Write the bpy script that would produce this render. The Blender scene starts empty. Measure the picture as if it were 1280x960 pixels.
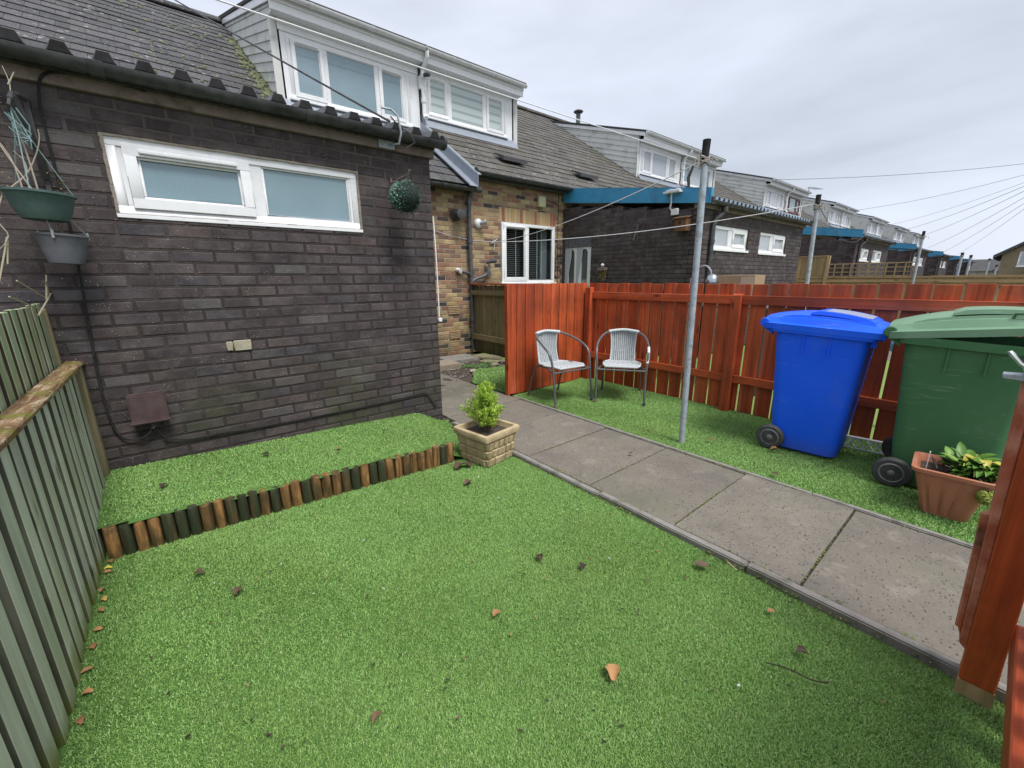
import bpy, bmesh, math, random
import numpy as np
from mathutils import Vector, Matrix
R=math.radians
random.seed(7)
scene=bpy.context.scene
COL=scene.collection
# ------------------------------------------------------------------ node helpers
class NT:
    def __init__(s,name):
        s.m=bpy.data.materials.new(name); s.m.use_nodes=True
        s.t=s.m.node_tree; s.t.nodes.clear()
        s.out=s.t.nodes.new('ShaderNodeOutputMaterial')
        s.tc=s.t.nodes.new('ShaderNodeTexCoord')
    def n(s,typ,**kw):
        nd=s.t.nodes.new(typ)
        for k,v in kw.items(): setattr(nd,k,v)
        return nd
    def link(s,a,b): s.t.links.new(a,b)
    def val(s,sock,v):
        if hasattr(v,'is_output') or isinstance(v,bpy.types.NodeSocket): s.link(v,sock)
        else: sock.default_value=v
    def coord(s,scale=(1,1,1),rot=(0,0,0),src=None):
        mp=s.n('ShaderNodeMapping'); mp.inputs['Scale'].default_value=scale; mp.inputs['Rotation'].default_value=rot
        s.link(src or s.tc.outputs['Object'],mp.inputs['Vector']); return mp.outputs[0]
    def noise(s,scale=5,detail=4,rough=.55,vec=None,dist=0):
        nd=s.n('ShaderNodeTexNoise'); nd.inputs['Scale'].default_value=scale; nd.inputs['Detail'].default_value=detail
        nd.inputs['Roughness'].default_value=rough; nd.inputs['Distortion'].default_value=dist
        s.link(vec or s.tc.outputs['Object'],nd.inputs['Vector']); return nd.outputs['Fac']
    def voro(s,scale=5,vec=None,feature='F1',out='Distance'):
        nd=s.n('ShaderNodeTexVoronoi',feature=feature); nd.inputs['Scale'].default_value=scale
        s.link(vec or s.tc.outputs['Object'],nd.inputs['Vector']); return nd.outputs[out]
    def ramp(s,fac,stops,interp='LINEAR'):
        nd=s.n('ShaderNodeValToRGB'); cr=nd.color_ramp; cr.interpolation=interp
        while len(cr.elements)<len(stops): cr.elements.new(.5)
        for e,(p,c) in zip(cr.elements,stops):
            e.position=p; e.color=(c[0],c[1],c[2],1) if not isinstance(c,(int,float)) else (c,c,c,1)
        s.link(fac,nd.inputs[0]); return nd.outputs[0]
    def mix(s,fac,a,b,mode='MIX'):
        nd=s.n('ShaderNodeMix',data_type='RGBA',blend_type=mode)
        s.val(nd.inputs[0],fac)
        for i,v in ((6,a),(7,b)):
            if isinstance(v,(tuple,list)): v=(v[0],v[1],v[2],1)
            s.val(nd.inputs[i],v)
        return nd.outputs[2]
    def math(s,op,a,b=0.,c=None,clamp=False):
        nd=s.n('ShaderNodeMath',operation=op,use_clamp=clamp); s.val(nd.inputs[0],a); s.val(nd.inputs[1],b)
        if c is not None: s.val(nd.inputs[2],c)
        return nd.outputs[0]
    def attr(s,name='rnd'):
        nd=s.n('ShaderNodeAttribute',attribute_name=name); return nd.outputs['Fac']
    def sep(s,vec=None):
        nd=s.n('ShaderNodeSeparateXYZ'); s.link(vec or s.tc.outputs['Object'],nd.inputs[0]); return nd.outputs
    def bump(s,h,strength=.3,dist=.01,normal=None):
        nd=s.n('ShaderNodeBump'); nd.inputs['Strength'].default_value=strength; nd.inputs['Distance'].default_value=dist
        s.link(h,nd.inputs['Height'])
        if normal is not None: s.link(normal,nd.inputs['Normal'])
        return nd.outputs[0]
    def bsdf(s,color,rough=.6,spec=.5,normal=None,metal=0.,extra=None):
        b=s.n('ShaderNodeBsdfPrincipled')
        if isinstance(color,(tuple,list)): color=(color[0],color[1],color[2],1)
        s.val(b.inputs['Base Color'],color); s.val(b.inputs['Roughness'],rough)
        s.val(b.inputs['Specular IOR Level'],spec); b.inputs['Metallic'].default_value=metal
        if normal is not None: s.link(normal,b.inputs['Normal'])
        if extra:
            for k,v in extra.items(): s.val(b.inputs[k],v)
        s.link(b.outputs[0],s.out.inputs[0]); return b
def lerp3(a,b,t): return tuple(a[i]+(b[i]-a[i])*t for i in range(3))
# ------------------------------------------------------------------ mesh builder
class MB:
    def __init__(s,o=(0,0,0)):
        s.v=[];s.f=[];s.mi=[];s.r=[];s.o=Vector(o);s.cur=0;s.rv=None
    def rr(s): return random.random() if s.rv is None else s.rv
    def vs(s,pts):
        b=len(s.v)
        for p in pts: s.v.append((p[0]-s.o.x,p[1]-s.o.y,p[2]-s.o.z))
        return b
    def fs(s,faces,r=None,mi=None):
        r=s.rr() if r is None else r
        for f in faces: s.f.append(f); s.r.append(r); s.mi.append(s.cur if mi is None else mi)
    def poly(s,pts,r=None,mi=None):
        b=s.vs(pts); s.fs([tuple(range(b,b+len(pts)))],r,mi)
    def hexa(s,p,r=None,mi=None):
        # p: 8 points, bottom ring 0-3 (ccw from outside below), top 4-7
        b=s.vs(p)
        s.fs([(b+3,b+2,b+1,b),(b+4,b+5,b+6,b+7),(b,b+1,b+5,b+4),(b+1,b+2,b+6,b+5),(b+2,b+3,b+7,b+6),(b+3,b,b+4,b+7)],r,mi)
    def box(s,x0,x1,y0,y1,z0,z1,r=None,mi=None,M=None):
        p=[(x0,y0,z0),(x1,y0,z0),(x1,y1,z0),(x0,y1,z0),(x0,y0,z1),(x1,y0,z1),(x1,y1,z1),(x0,y1,z1)]
        if M is not None: p=[M@Vector(q) for q in p]
        s.hexa(p,r,mi)
    def beam(s,a,b,w,h,up=(0,0,1),r=None,mi=None,taper=1.):
        a=Vector(a);b=Vector(b);d=(b-a).normalized();u=Vector(up);sx=d.cross(u).normalized();u=sx.cross(d).normalized()
        p=[]
        for q,k in ((a,1),(b,taper)):
            p+= [q-sx*w/2*k-u*h/2*k,q+sx*w/2*k-u*h/2*k,q+sx*w/2*k+u*h/2*k,q-sx*w/2*k+u*h/2*k]
        s.hexa([p[0],p[1],p[2],p[3],p[4],p[5],p[6],p[7]],r,mi)
    def tube(s,pts,rad,n=8,r=None,mi=None,caps=True,flat=1.):
        pts=[Vector(p) for p in pts]; m=len(pts)
        rads=rad if isinstance(rad,(list,tuple)) else [rad]*m
        rv=s.rr() if r is None else r
        prev=None; base=[]
        for i,p in enumerate(pts):
            if i==0: d=pts[1]-p
            elif i==m-1: d=p-pts[i-1]
            else: d=(pts[i+1]-p).normalized()+(p-pts[i-1]).normalized()
            d.normalize()
            if prev is None:
                ref=Vector((0,0,1)) if abs(d.z)<.9 else Vector((0,1,0))
                a=d.cross(ref).normalized()
            else:
                a=(prev-d*prev.dot(d)).normalized()
            prev=a; b=d.cross(a)
            base.append(s.vs([p+(a*math.cos(t)+b*math.sin(t)*flat)*rads[i] for t in [2*math.pi*k/n for k in range(n)]]))
        fs=[]
        for i in range(m-1):
            for k in range(n):
                fs.append((base[i]+k,base[i]+(k+1)%n,base[i+1]+(k+1)%n,base[i+1]+k))
        if caps:
            fs.append(tuple(base[0]+k for k in reversed(range(n)))); fs.append(tuple(base[-1]+k for k in range(n)))
        s.fs(fs,rv,mi)
    def loft(s,rings,r=None,mi=None,cap0=True,cap1=True,closed=True):
        rv=s.rr() if r is None else r
        n=len(rings[0]); bs=[s.vs(q) for q in rings]; fs=[]
        for i in range(len(rings)-1):
            for k in range(n if closed else n-1):
                fs.append((bs[i]+k,bs[i]+(k+1)%n,bs[i+1]+(k+1)%n,bs[i+1]+k))
        if cap0: fs.append(tuple(bs[0]+k for k in reversed(range(n))))
        if cap1: fs.append(tuple(bs[-1]+k for k in range(n)))
        s.fs(fs,rv,mi)
    def lathe(s,prof,c=(0,0,0),n=24,M=None,r=None,mi=None,cap=True):
        rings=[]
        for rad,z in prof:
            q=[Vector((rad*math.cos(2*math.pi*k/n),rad*math.sin(2*math.pi*k/n),z)) for k in range(n)]
            if M is not None: q=[M@p for p in q]
            rings.append([p+Vector(c) for p in q])
        s.loft(rings,r,mi,cap,cap)
    def extr(s,prof,a,b,ux=None,uz=(0,0,1),r=None,mi=None):
        # prof 2D (p,q) closed ccw; swept from a to b, p along side vector, q along uz
        a=Vector(a);b=Vector(b);d=(b-a).normalized();uz=Vector(uz)
        sx=Vector(ux) if ux is not None else d.cross(uz).normalized()
        s.loft([[q+sx*p[0]+uz*p[1] for p in prof] for q in (a,b)],r,mi)
    def build(s,name,mats,parent=None,smooth=40,bevel=0,seg=1):
        me=bpy.data.meshes.new(name); me.from_pydata(s.v,[],s.f)
        if not isinstance(mats,(list,tuple)): mats=[mats]
        for m in mats: me.materials.append(m)
        me.polygons.foreach_set('material_index',s.mi)
        a=me.attributes.new('rnd','FLOAT','FACE'); a.data.foreach_set('value',s.r)
        me.update()
        if bevel or True:
            bm=bmesh.new(); bm.from_mesh(me)
            if bevel:
                bmesh.ops.remove_doubles(bm,verts=bm.verts,dist=1e-5)
                ed=[e for e in bm.edges if len(e.link_faces)==2 and e.calc_face_angle(0)>R(30)]
                bmesh.ops.bevel(bm,geom=ed,offset=bevel,segments=seg,affect='EDGES',clamp_overlap=True)
            if len(bm.faces)<60000: bmesh.ops.recalc_face_normals(bm,faces=bm.faces)
            bm.to_mesh(me); bm.free()
        if smooth:
            me.polygons.foreach_set('use_smooth',[True]*len(me.polygons))
            me.set_sharp_from_angle(angle=R(smooth))
        o=bpy.data.objects.new(name,me); COL.objects.link(o)
        if parent is not None: o.parent=parent
        else: o.location=s.o
        return o
def tag(o,label=None,cat=None,group=None,kind=None):
    if label: o['label']=label
    if cat: o['category']=cat
    if group: o['group']=group
    if kind: o['kind']=kind
    return o
def thing(name,loc,label,cat,group=None,rz=0.):
    o=bpy.data.objects.new(name,None); COL.objects.link(o); o.location=loc; o.rotation_euler=(0,0,rz); o.empty_display_size=.1
    return tag(o,label,cat,group)
def kids(o): return [c for c in bpy.data.objects if c.parent==o]
def copy_tree(o,parent=None,label=None,group=None):
    c=o.copy(); COL.objects.link(c)
    if parent is not None: c.parent=parent
    for ch in kids(o): copy_tree(ch,c)
    if label: c['label']=label
    if group: c['group']=group
    return c
# ------------------------------------------------------------------ materials
def m_simple(name,col,rough=.5,spec=.5,metal=0,var=.12,nscale=14,bump=.0,bscale=60,dirt=None,dirtamt=.0,dscale=6,rndvar=0.):
    t=NT(name); c=t.mix(t.noise(nscale,5),lerp3(col,(0,0,0),var),lerp3(col,(1,1,1),var*.45))
    if rndvar: c=t.mix(t.math('MULTIPLY',t.attr(),rndvar),c,(0,0,0))
    if dirt: c=t.mix(t.ramp(t.noise(dscale,6,.65),[(.5,0.),(.72,dirtamt)]),c,dirt)
    nm=t.bump(t.noise(bscale,5,.6),bump,.01) if bump else None
    r=t.ramp(t.noise(nscale*1.7,4),[(.3,max(0,rough-.08)),(.7,min(1,rough+.1))])
    t.bsdf(c,r,spec,nm,metal); return t.m
def m_brick(name,stops,speck=0.,algae=None,blotch=.5,damp=True):
    t=NT(name); r=t.attr()
    base=t.ramp(r,stops)
    n1=t.noise(30,6,.7); c=t.mix(t.ramp(n1,[(.3,0.),(.7,blotch)]),base,t.mix(.5,base,(0,0,0)))
    n2=t.noise(7,4,.6); c=t.mix(t.ramp(n2,[(.45,0.),(.8,.45)]),c,t.mix(.5,base,(.30,.27,.25))); n5=t.noise(3.1,6,.68,t.coord((1,1,1.7),(.1,.2,.3))); c=t.mix(t.ramp(n5,[(.5,0.),(.68,.22)]),c,t.mix(.72,base,(.26,.235,.225))); c=t.mix(t.ramp(n5,[(.3,.45),(.45,0.)]),c,t.mix(.5,base,(0,0,0)))
    if speck:
        v=t.voro(60); n3=t.noise(9,3)
        sp=t.math('MULTIPLY',t.ramp(v,[(.10,1.),(.16,0.)]),t.ramp(n3,[(.5,0.),(.62,speck)]))
        c=t.mix(sp,c,(.55,.53,.5))
        v2=t.voro(120); c=t.mix(t.ramp(v2,[(.10,speck*.35),(.2,0.)]),c,(.4,.38,.37))
    if algae:
        a=t.ramp(t.noise(2.2,5,.6),[(.42,0.),(.62,1.)])
        z=t.ramp(t.sep()[2],[(0.1,algae),(min(.99,.55),algae*.5),(.9,0.)])
        c=t.mix(t.math('MULTIPLY',a,z),c,(.055,.062,.028))
    h=t.math('ADD',t.noise(55,6,.7),t.math('MULTIPLY',t.noise(14,3),.8))
    t.bsdf(c,.82,.3,t.bump(h,.5,.006)); return t.m
M={}
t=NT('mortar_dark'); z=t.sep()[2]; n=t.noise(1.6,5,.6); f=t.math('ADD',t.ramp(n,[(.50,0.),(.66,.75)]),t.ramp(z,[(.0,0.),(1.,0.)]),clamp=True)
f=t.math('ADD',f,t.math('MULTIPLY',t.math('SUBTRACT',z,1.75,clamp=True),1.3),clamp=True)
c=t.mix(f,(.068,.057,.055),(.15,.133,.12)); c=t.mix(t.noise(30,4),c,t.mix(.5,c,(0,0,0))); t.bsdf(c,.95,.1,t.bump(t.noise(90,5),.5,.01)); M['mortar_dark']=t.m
M['mortar_dark_plain']=m_simple('mortar_dark',(.125,.108,.098),.95,.2,var=.45,nscale=9,bump=.5,bscale=90,dirt=(.026,.023,.022),dirtamt=.97,dscale=1.3)
M['mortar_buff']=m_simple('mortar_buff',(.36,.30,.20),.95,.2,var=.35,nscale=8,bump=.5,bscale=90,dirt=(.12,.10,.065),dirtamt=.8,dscale=3)
M['brick_dark']=m_brick('brick_dark',[(0,(.050,.040,.042)),(.2,(.058,.046,.048)),(.45,(.066,.051,.053)),(.62,(.073,.054,.055)),(.75,(.062,.056,.063)),(.88,(.084,.062,.060)),(.97,(.086,.077,.080)),(1,(.11,.10,.10))],speck=.9,algae=.9,blotch=.5)
M['brick_buff']=m_brick('brick_buff',[(0,(.05,.045,.05)),(.10,(.09,.07,.065)),(.16,(.24,.14,.10)),(.32,(.36,.18,.11)),(.42,(.46,.25,.14)),(.52,(.34,.24,.14)),(.68,(.52,.37,.18)),(.82,(.42,.31,.18)),(.92,(.62,.48,.25)),(1,(.56,.36,.20))],algae=.7,blotch=.95)
M['brick_soldier']=m_brick('brick_soldier',[(0,(.40,.26,.12)),(.7,(.55,.40,.2)),(.75,(.35,.13,.07)),(1,(.3,.11,.07))],blotch=.4)
def m_tile(name,c0,c1,moss=.0,lich=.6,mx=None):
    t=NT(name); r=t.attr()
    base=t.mix(r,c0,c1); base=t.mix(t.ramp(t.noise(22,5,.65),[(.3,0.),(.75,.5)]),base,t.mix(.5,base,(0,0,0)))
    l=t.math('MULTIPLY',t.ramp(t.voro(7.5,t.coord((1,1,1))),[(.13,1.),(.26,0.)]),t.ramp(t.noise(2.1,4,.6),[(.42,0.),(.62,lich)]))
    l=t.math('MULTIPLY',l,t.ramp(t.noise(40,3),[(.35,0.),(.55,1.)]))
    c=t.mix(l,base,(.42,.41,.39))
    l2=t.ramp(t.noise(28,5,.7),[(.56,0.),(.70,lich*.65)]); c=t.mix(l2,c,(.30,.29,.27))
    g=t.ramp(t.noise(1.3,5,.6),[(.45,0.),(.75,moss)]); c=t.mix(g,c,(.07,.07,.025))
    t.bsdf(c,.8,.35,t.bump(t.noise(70,5,.7),.35,.006)); return t.m
M['tile_grey']=m_tile('tile_grey',(.058,.058,.064),(.098,.097,.103),.2,1.)
M['tile_brown']=m_tile('tile_brown',(.075,.070,.064),(.125,.117,.106),.5,1.)
M['upvc']=m_simple('upvc',(.82,.83,.84),.28,.5,var=.02,dirt=(.55,.53,.48),dirtamt=.3,dscale=7)
M['upvc_old']=m_simple('upvc_old',(.70,.71,.72),.4,.5,var=.05,dirt=(.34,.31,.27),dirtamt=.5,dscale=9,nscale=20)
M['cladding']=m_simple('cladding',(.64,.65,.62),.6,.4,var=.1,dirt=(.22,.22,.15),dirtamt=.6,dscale=3.2,nscale=9,bump=.15)
M['black_plastic']=m_simple('black_plastic',(.005,.006,.007),.45,.14,var=.3)
M['matt_black']=m_simple('matt_black',(.006,.006,.007),.95,.05)
M['gutter']=m_simple('gutter',(.005,.009,.010),.28,.16,var=.3,dirt=(.018,.024,.010),dirtamt=.5,dscale=6)
M['gutter_grey']=m_simple('gutter_grey',(.035,.038,.05),.45,.5,var=.25)
M['felt']=m_simple('felt',(.022,.021,.023),.9,.2,var=.2,bump=.3)
M['lead']=m_simple('lead',(.30,.34,.40),.45,.5,metal=.4,var=.25)
M['galv']=m_simple('galv',(.40,.46,.50),.5,.4,metal=.15,var=.2,dirt=(.13,.12,.11),dirtamt=.8,dscale=22,bump=.1)
M['rust']=m_simple('rust',(.12,.05,.03),.8,.3,var=.5,nscale=50)
M['concrete_band']=m_simple('concrete_band',(.22,.165,.13),.9,.2,var=.3,bump=.3,dirt=(.05,.045,.04),dirtamt=.8)
M['blue_paint']=m_simple('blue_paint',(.024,.26,.48),.42,.5,var=.1,dirt=(.03,.10,.16),dirtamt=.5,dscale=4)
M['blue_sheet']=m_simple('blue_sheet',(.22,.33,.42),.4,.5,var=.25,dirt=(.25,.27,.28),dirtamt=.6)
M['black_sheet']=m_simple('black_sheet',(.03,.03,.033),.5,.4,var=.3)
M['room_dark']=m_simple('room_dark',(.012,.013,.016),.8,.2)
M['white_paint']=m_simple('white_paint',(.75,.75,.74),.45,.5,var=.05)
M['curtain']=m_simple('curtain',(.42,.44,.47),.9,.1,var=.15)
M['curtain_dark']=m_simple('curtain_dark',(.06,.065,.08),.9,.1,var=.3)
M['brown_plastic']=m_simple('brown_plastic',(.055,.018,.022),.42,.5,var=.2,dirt=(.09,.06,.05),dirtamt=.5,dscale=16,bump=.05)
M['brown_frame']=m_simple('brown_frame',(.16,.05,.03),.5,.4)
def m_pane(name,col,rough=.06,wave=None,spec=.9,grad=None):
    t=NT(name); c=col
    if wave:
        z=t.sep()[2]; w=t.math('SINE',t.math('MULTIPLY',z,2*math.pi/wave))
        c=t.mix(t.ramp(w,[(.40,0.),(.6,1.)]),col,lerp3(col,(.12,.15,.15),.45))
    else:
        c=t.mix(t.noise(1.7,3),lerp3(col,(0,0,0),.22),lerp3(col,(1,1,1),.10))
        c=t.mix(t.ramp(t.noise(70,4,.7),[(.55,0.),(.7,.25)]),c,lerp3(col,(.7,.75,.78),.4))
    t.bsdf(c,rough,spec,t.bump(t.noise(1.2,1),.03,.02)); return t.m
M['pane_frost']=m_pane('pane_frost',(.17,.29,.34),.22)
M['pane_sky']=m_pane('pane_sky',(.20,.31,.36),.05)  # sky reflection put into the opaque pane's base colour
M['pane_blind']=m_pane('pane_blind',(.50,.58,.57),.08,wave=.145)
M['pane_net']=m_pane('pane_net',(.42,.46,.50),.1)
M['pane_dark']=m_pane('pane_dark',(.05,.06,.07),.05)
def m_glass(name):
    t=NT(name); tr=t.n('ShaderNodeBsdfTransparent'); tr.inputs[0].default_value=(.82,.86,.86,1)
    gl=t.n('ShaderNodeBsdfGlossy'); gl.inputs['Roughness'].default_value=.02
    fr=t.n('ShaderNodeLayerWeight'); fr.inputs[0].default_value=.5
    mx=t.n('ShaderNodeMixShader'); t.link(t.math('ADD',t.math('MULTIPLY',t.math('POWER',fr.outputs[1],4.),.7),.07,clamp=True),mx.inputs[0]); t.link(tr.outputs[0],mx.inputs[1]); t.link(gl.outputs[0],mx.inputs[2])
    t.link(mx.outputs[0],t.out.inputs[0]); return t.m
M['glass']=m_glass('glass')
def m_wood(name,c0,c1,axis='z',grain=.5,dirt=None,damt=0.,dscale=3,rough=.7,spec=.3,lowgreen=None,knots=True,bump=.45,lowz=.5,wear=.35):
    t=NT(name); sc={'z':(19,19,.9),'x':(.9,19,19),'y':(19,.9,19)}[axis]
    off=t.n('ShaderNodeVectorMath',operation='MULTIPLY_ADD')
    cb=t.n('ShaderNodeCombineXYZ'); a=t.attr()
    for i in range(3): t.link(a,cb.inputs[i])
    t.link(cb.outputs[0],off.inputs[0]); off.inputs[1].default_value=(7,11,5); t.link(t.tc.outputs['Object'],off.inputs[2])
    v=t.coord(sc,src=off.outputs[0])
    g=t.noise(1.0,6,.65,v,dist=.6)
    base=t.mix(a,c0,c1)
    g2=t.noise(1.0,4,.6,t.coord({'z':(9,9,.45),'x':(.45,9,9),'y':(9,.45,9)}[axis],src=off.outputs[0]))
    base=t.mix(t.ramp(g2,[(.36,.5),(.58,0.)]),base,t.mix(.6,base,(0,0,0)))
    base=t.mix(t.ramp(g2,[(.56,0.),(.72,wear)]),base,lerp3(c0,(.85,.75,.65),.38))
    c=t.mix(t.ramp(g,[(.34,grain),(.60,0.)]),base,t.mix(.8,base,(0,0,0)))
    c=t.mix(t.ramp(t.noise(1.6,4,.6,off.outputs[0]),[(.4,0.),(.75,.35)]),c,t.mix(.5,base,(0,0,0)))
    if knots:
        ks={'z':(9,9,2.6),'x':(2.6,9,9),'y':(9,2.6,9)}[axis]
        k=t.voro(1.,t.coord(ks,src=off.outputs[0])); c=t.mix(t.ramp(k,[(.07,.95),(.15,0.)]),c,t.mix(.8,base,(0,0,0)))
    if dirt: c=t.mix(t.ramp(t.noise(dscale,6,.65),[(.42,0.),(.68,damt)]),c,dirt)
    if lowgreen:
        z=t.math('ADD',t.sep()[2],t.math('MULTIPLY',t.noise(5,4),.35)); c=t.mix(t.ramp(z,[(0.15,.85),(lowz,0.)]),c,lowgreen)
    h=t.math('ADD',g,t.math('MULTIPLY',t.noise(90,3),.25))
    t.bsdf(c,rough,spec,t.bump(h,bump,.004)); return t.m
RED0=(.74,.145,.040); RED1=(.58,.095,.028)
for ax in 'xyz':
    M['red_'+ax]=m_wood('red_wood_'+ax,RED0,RED1,ax,.65,dirt=(.13,.03,.014),damt=.6,dscale=2.5,rough=.55,spec=.4)
    M['green_'+ax]=m_wood('weathered_green_'+ax,(.68,.73,.58),(.56,.62,.48),ax,.35,dirt=(.36,.40,.23),damt=.6,lowgreen=(.16,.20,.02) if ax=='z' else None,lowz=.28)
    M['old_'+ax]=m_wood('old_timber_'+ax,(.40,.33,.19),(.30,.25,.14),ax,.5,dirt=(.15,.16,.05),damt=.7,lowgreen=(.045,.06,.008) if ax=='z' else None,lowz=.6)
    M['pine_'+ax]=m_wood('pale_timber_'+ax,(.56,.40,.20),(.46,.31,.15),ax,.4,dirt=(.24,.19,.11),damt=.4)
t=NT('mossy_cap'); g=t.noise(1,6,.65,t.coord((30,3,30)),dist=1.); c=t.ramp(g,[(.30,(.05,.028,.018)),(.45,(.15,.085,.045)),(.56,(.24,.15,.08)),(.66,(.46,.38,.26))]); c=t.mix(t.ramp(t.noise(9,6,.7),[(.48,0.),(.62,.8)]),c,(.15,.16,.03)); c=t.mix(t.ramp(t.noise(34,5,.7),[(.56,0.),(.66,.7)]),c,(.50,.45,.33)); t.bsdf(c,.85,.2,t.bump(t.math('ADD',g,t.noise(40,5,.7)),.8,.008)); M['cap_moss']=t.m
M['green_slat']=m_wood('green_slat',(.50,.60,.39),(.40,.50,.30),'z',.45,dirt=(.20,.24,.08),damt=.6)
M['grey_edge']=m_wood('grey_edge',(.20,.21,.155),(.15,.16,.115),'z',.5,dirt=(.06,.06,.035),damt=.7,lowgreen=(.10,.12,.015),lowz=.3)
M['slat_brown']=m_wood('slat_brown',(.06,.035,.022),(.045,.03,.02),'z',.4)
M['log']=None
t=NT('stained_log'); a=t.attr(); st=t.noise(1,4,.6,t.coord((30,30,5))); fc=t.math('ADD',t.math('MULTIPLY',a,.75),t.math('MULTIPLY',t.math('SUBTRACT',st,.5),1.5)); base=t.ramp(fc,[(0,(.032,.045,.022)),(.22,(.06,.06,.028)),(.40,(.12,.075,.03)),(.6,(.24,.125,.045)),(.8,(.42,.23,.085)),(1,(.36,.19,.07))])
g=t.noise(1,6,.6,t.coord((40,40,4))); c=t.mix(t.ramp(g,[(.3,.7),(.6,0.)]),base,(.02,.015,.01)); c=t.mix(t.ramp(t.noise(14,4),[(.5,0.),(.7,.6)]),c,(.035,.045,.018))
t.bsdf(c,.5,.5,t.bump(g,.5,.005)); M['log']=t.m
# paving
t=NT('paving_slab'); a=t.attr()
base=t.mix(a,(.20,.178,.138),(.255,.228,.180))
base=t.mix(t.ramp(t.noise(2.6,5,.6),[(.35,0.),(.7,.5)]),base,(.155,.136,.118))
base=t.mix(t.ramp(t.noise(60,6,.75),[(.35,.5),(.65,0.)]),base,(.10,.09,.083))
v=t.voro(40,t.coord((1,1.9,1),(0,0,.5))); pit=t.math('MULTIPLY',t.ramp(v,[(.19,1.),(.30,0.)]),t.ramp(t.noise(17,2),[(.46,0.),(.52,1.)]))
c=t.mix(t.math('MULTIPLY',pit,.85),base,(.045,.038,.038))
v=t.voro(90,t.coord((1,1.3,1))); c=t.mix(t.math('MULTIPLY',t.ramp(v,[(.1,1.),(.16,0.)]),t.ramp(t.noise(15,2),[(.55,0.),(.6,.5)])),c,(.38,.36,.33))
c=t.mix(t.ramp(t.noise(1.1,4,.6),[(.5,0.),(.68,.5)]),c,(.13,.135,.085)); c=t.mix(t.ramp(t.noise(1.9,6,.7,t.coord((1,1,1),(0,0,1))),[(.50,0.),(.62,.4)]),c,(.105,.095,.088)); c=t.mix(t.ramp(t.noise(5,5,.7,t.coord((1,1,1),(0,0,2))),[(.56,0.),(.66,.3)]),c,(.34,.31,.26))
h=t.math('SUBTRACT',t.noise(90,6,.75),t.math('MULTIPLY',pit,.7)); t.bsdf(c,.8,.35,t.bump(h,.5,.004)); M['slab']=t.m
M['kerb']=m_simple('kerb',(.23,.21,.185),.9,.25,var=.3,bump=.6,bscale=110,dirt=(.06,.065,.035),dirtamt=.7,dscale=8)
M['soil']=m_simple('soil',(.05,.037,.025),.95,.2,var=.12,bump=.9,bscale=40,dirt=(.10,.08,.06),dirtamt=.6,dscale=18)
t=NT('ground_sheet'); c=t.mix(t.noise(.8,6,.6),(.10,.13,.045),(.16,.15,.09)); c=t.mix(t.ramp(t.noise(.15,4),[(.45,0.),(.6,1.)]),c,(.16,.15,.13)); t.bsdf(c,.9,.2,t.bump(t.noise(12,5),.5,.03)); M['ground']=t.m
t=NT('turf_backing'); c=t.mix(t.noise(6,5),(.07,.15,.035),(.10,.20,.05)); t.bsdf(c,.9,.2); M['turf_base']=t.m
t=NT('turf_blade'); a=t.attr('rnd'); c=t.ramp(a,[(0,(.16,.29,.072)),(.35,(.22,.39,.10)),(.7,(.27,.46,.13)),(.93,(.33,.52,.18)),(1,(.47,.54,.27))])
c=t.mix(t.ramp(t.noise(1.6,4,.6),[(.4,0.),(.7,.35)]),c,t.mix(.5,c,(.07,.13,.03)))
c=t.mix(t.ramp(t.noise(4.5,5,.65),[(.52,0.),(.72,.28)]),c,(.20,.25,.10))
c=t.mix(t.ramp(t.noise(.7,3,.6),[(.5,0.),(.7,.3)]),c,(.24,.32,.07))
t.bsdf(c,.45,.4,extra={'Subsurface Weight':0.}); M['blade']=t.m
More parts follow.
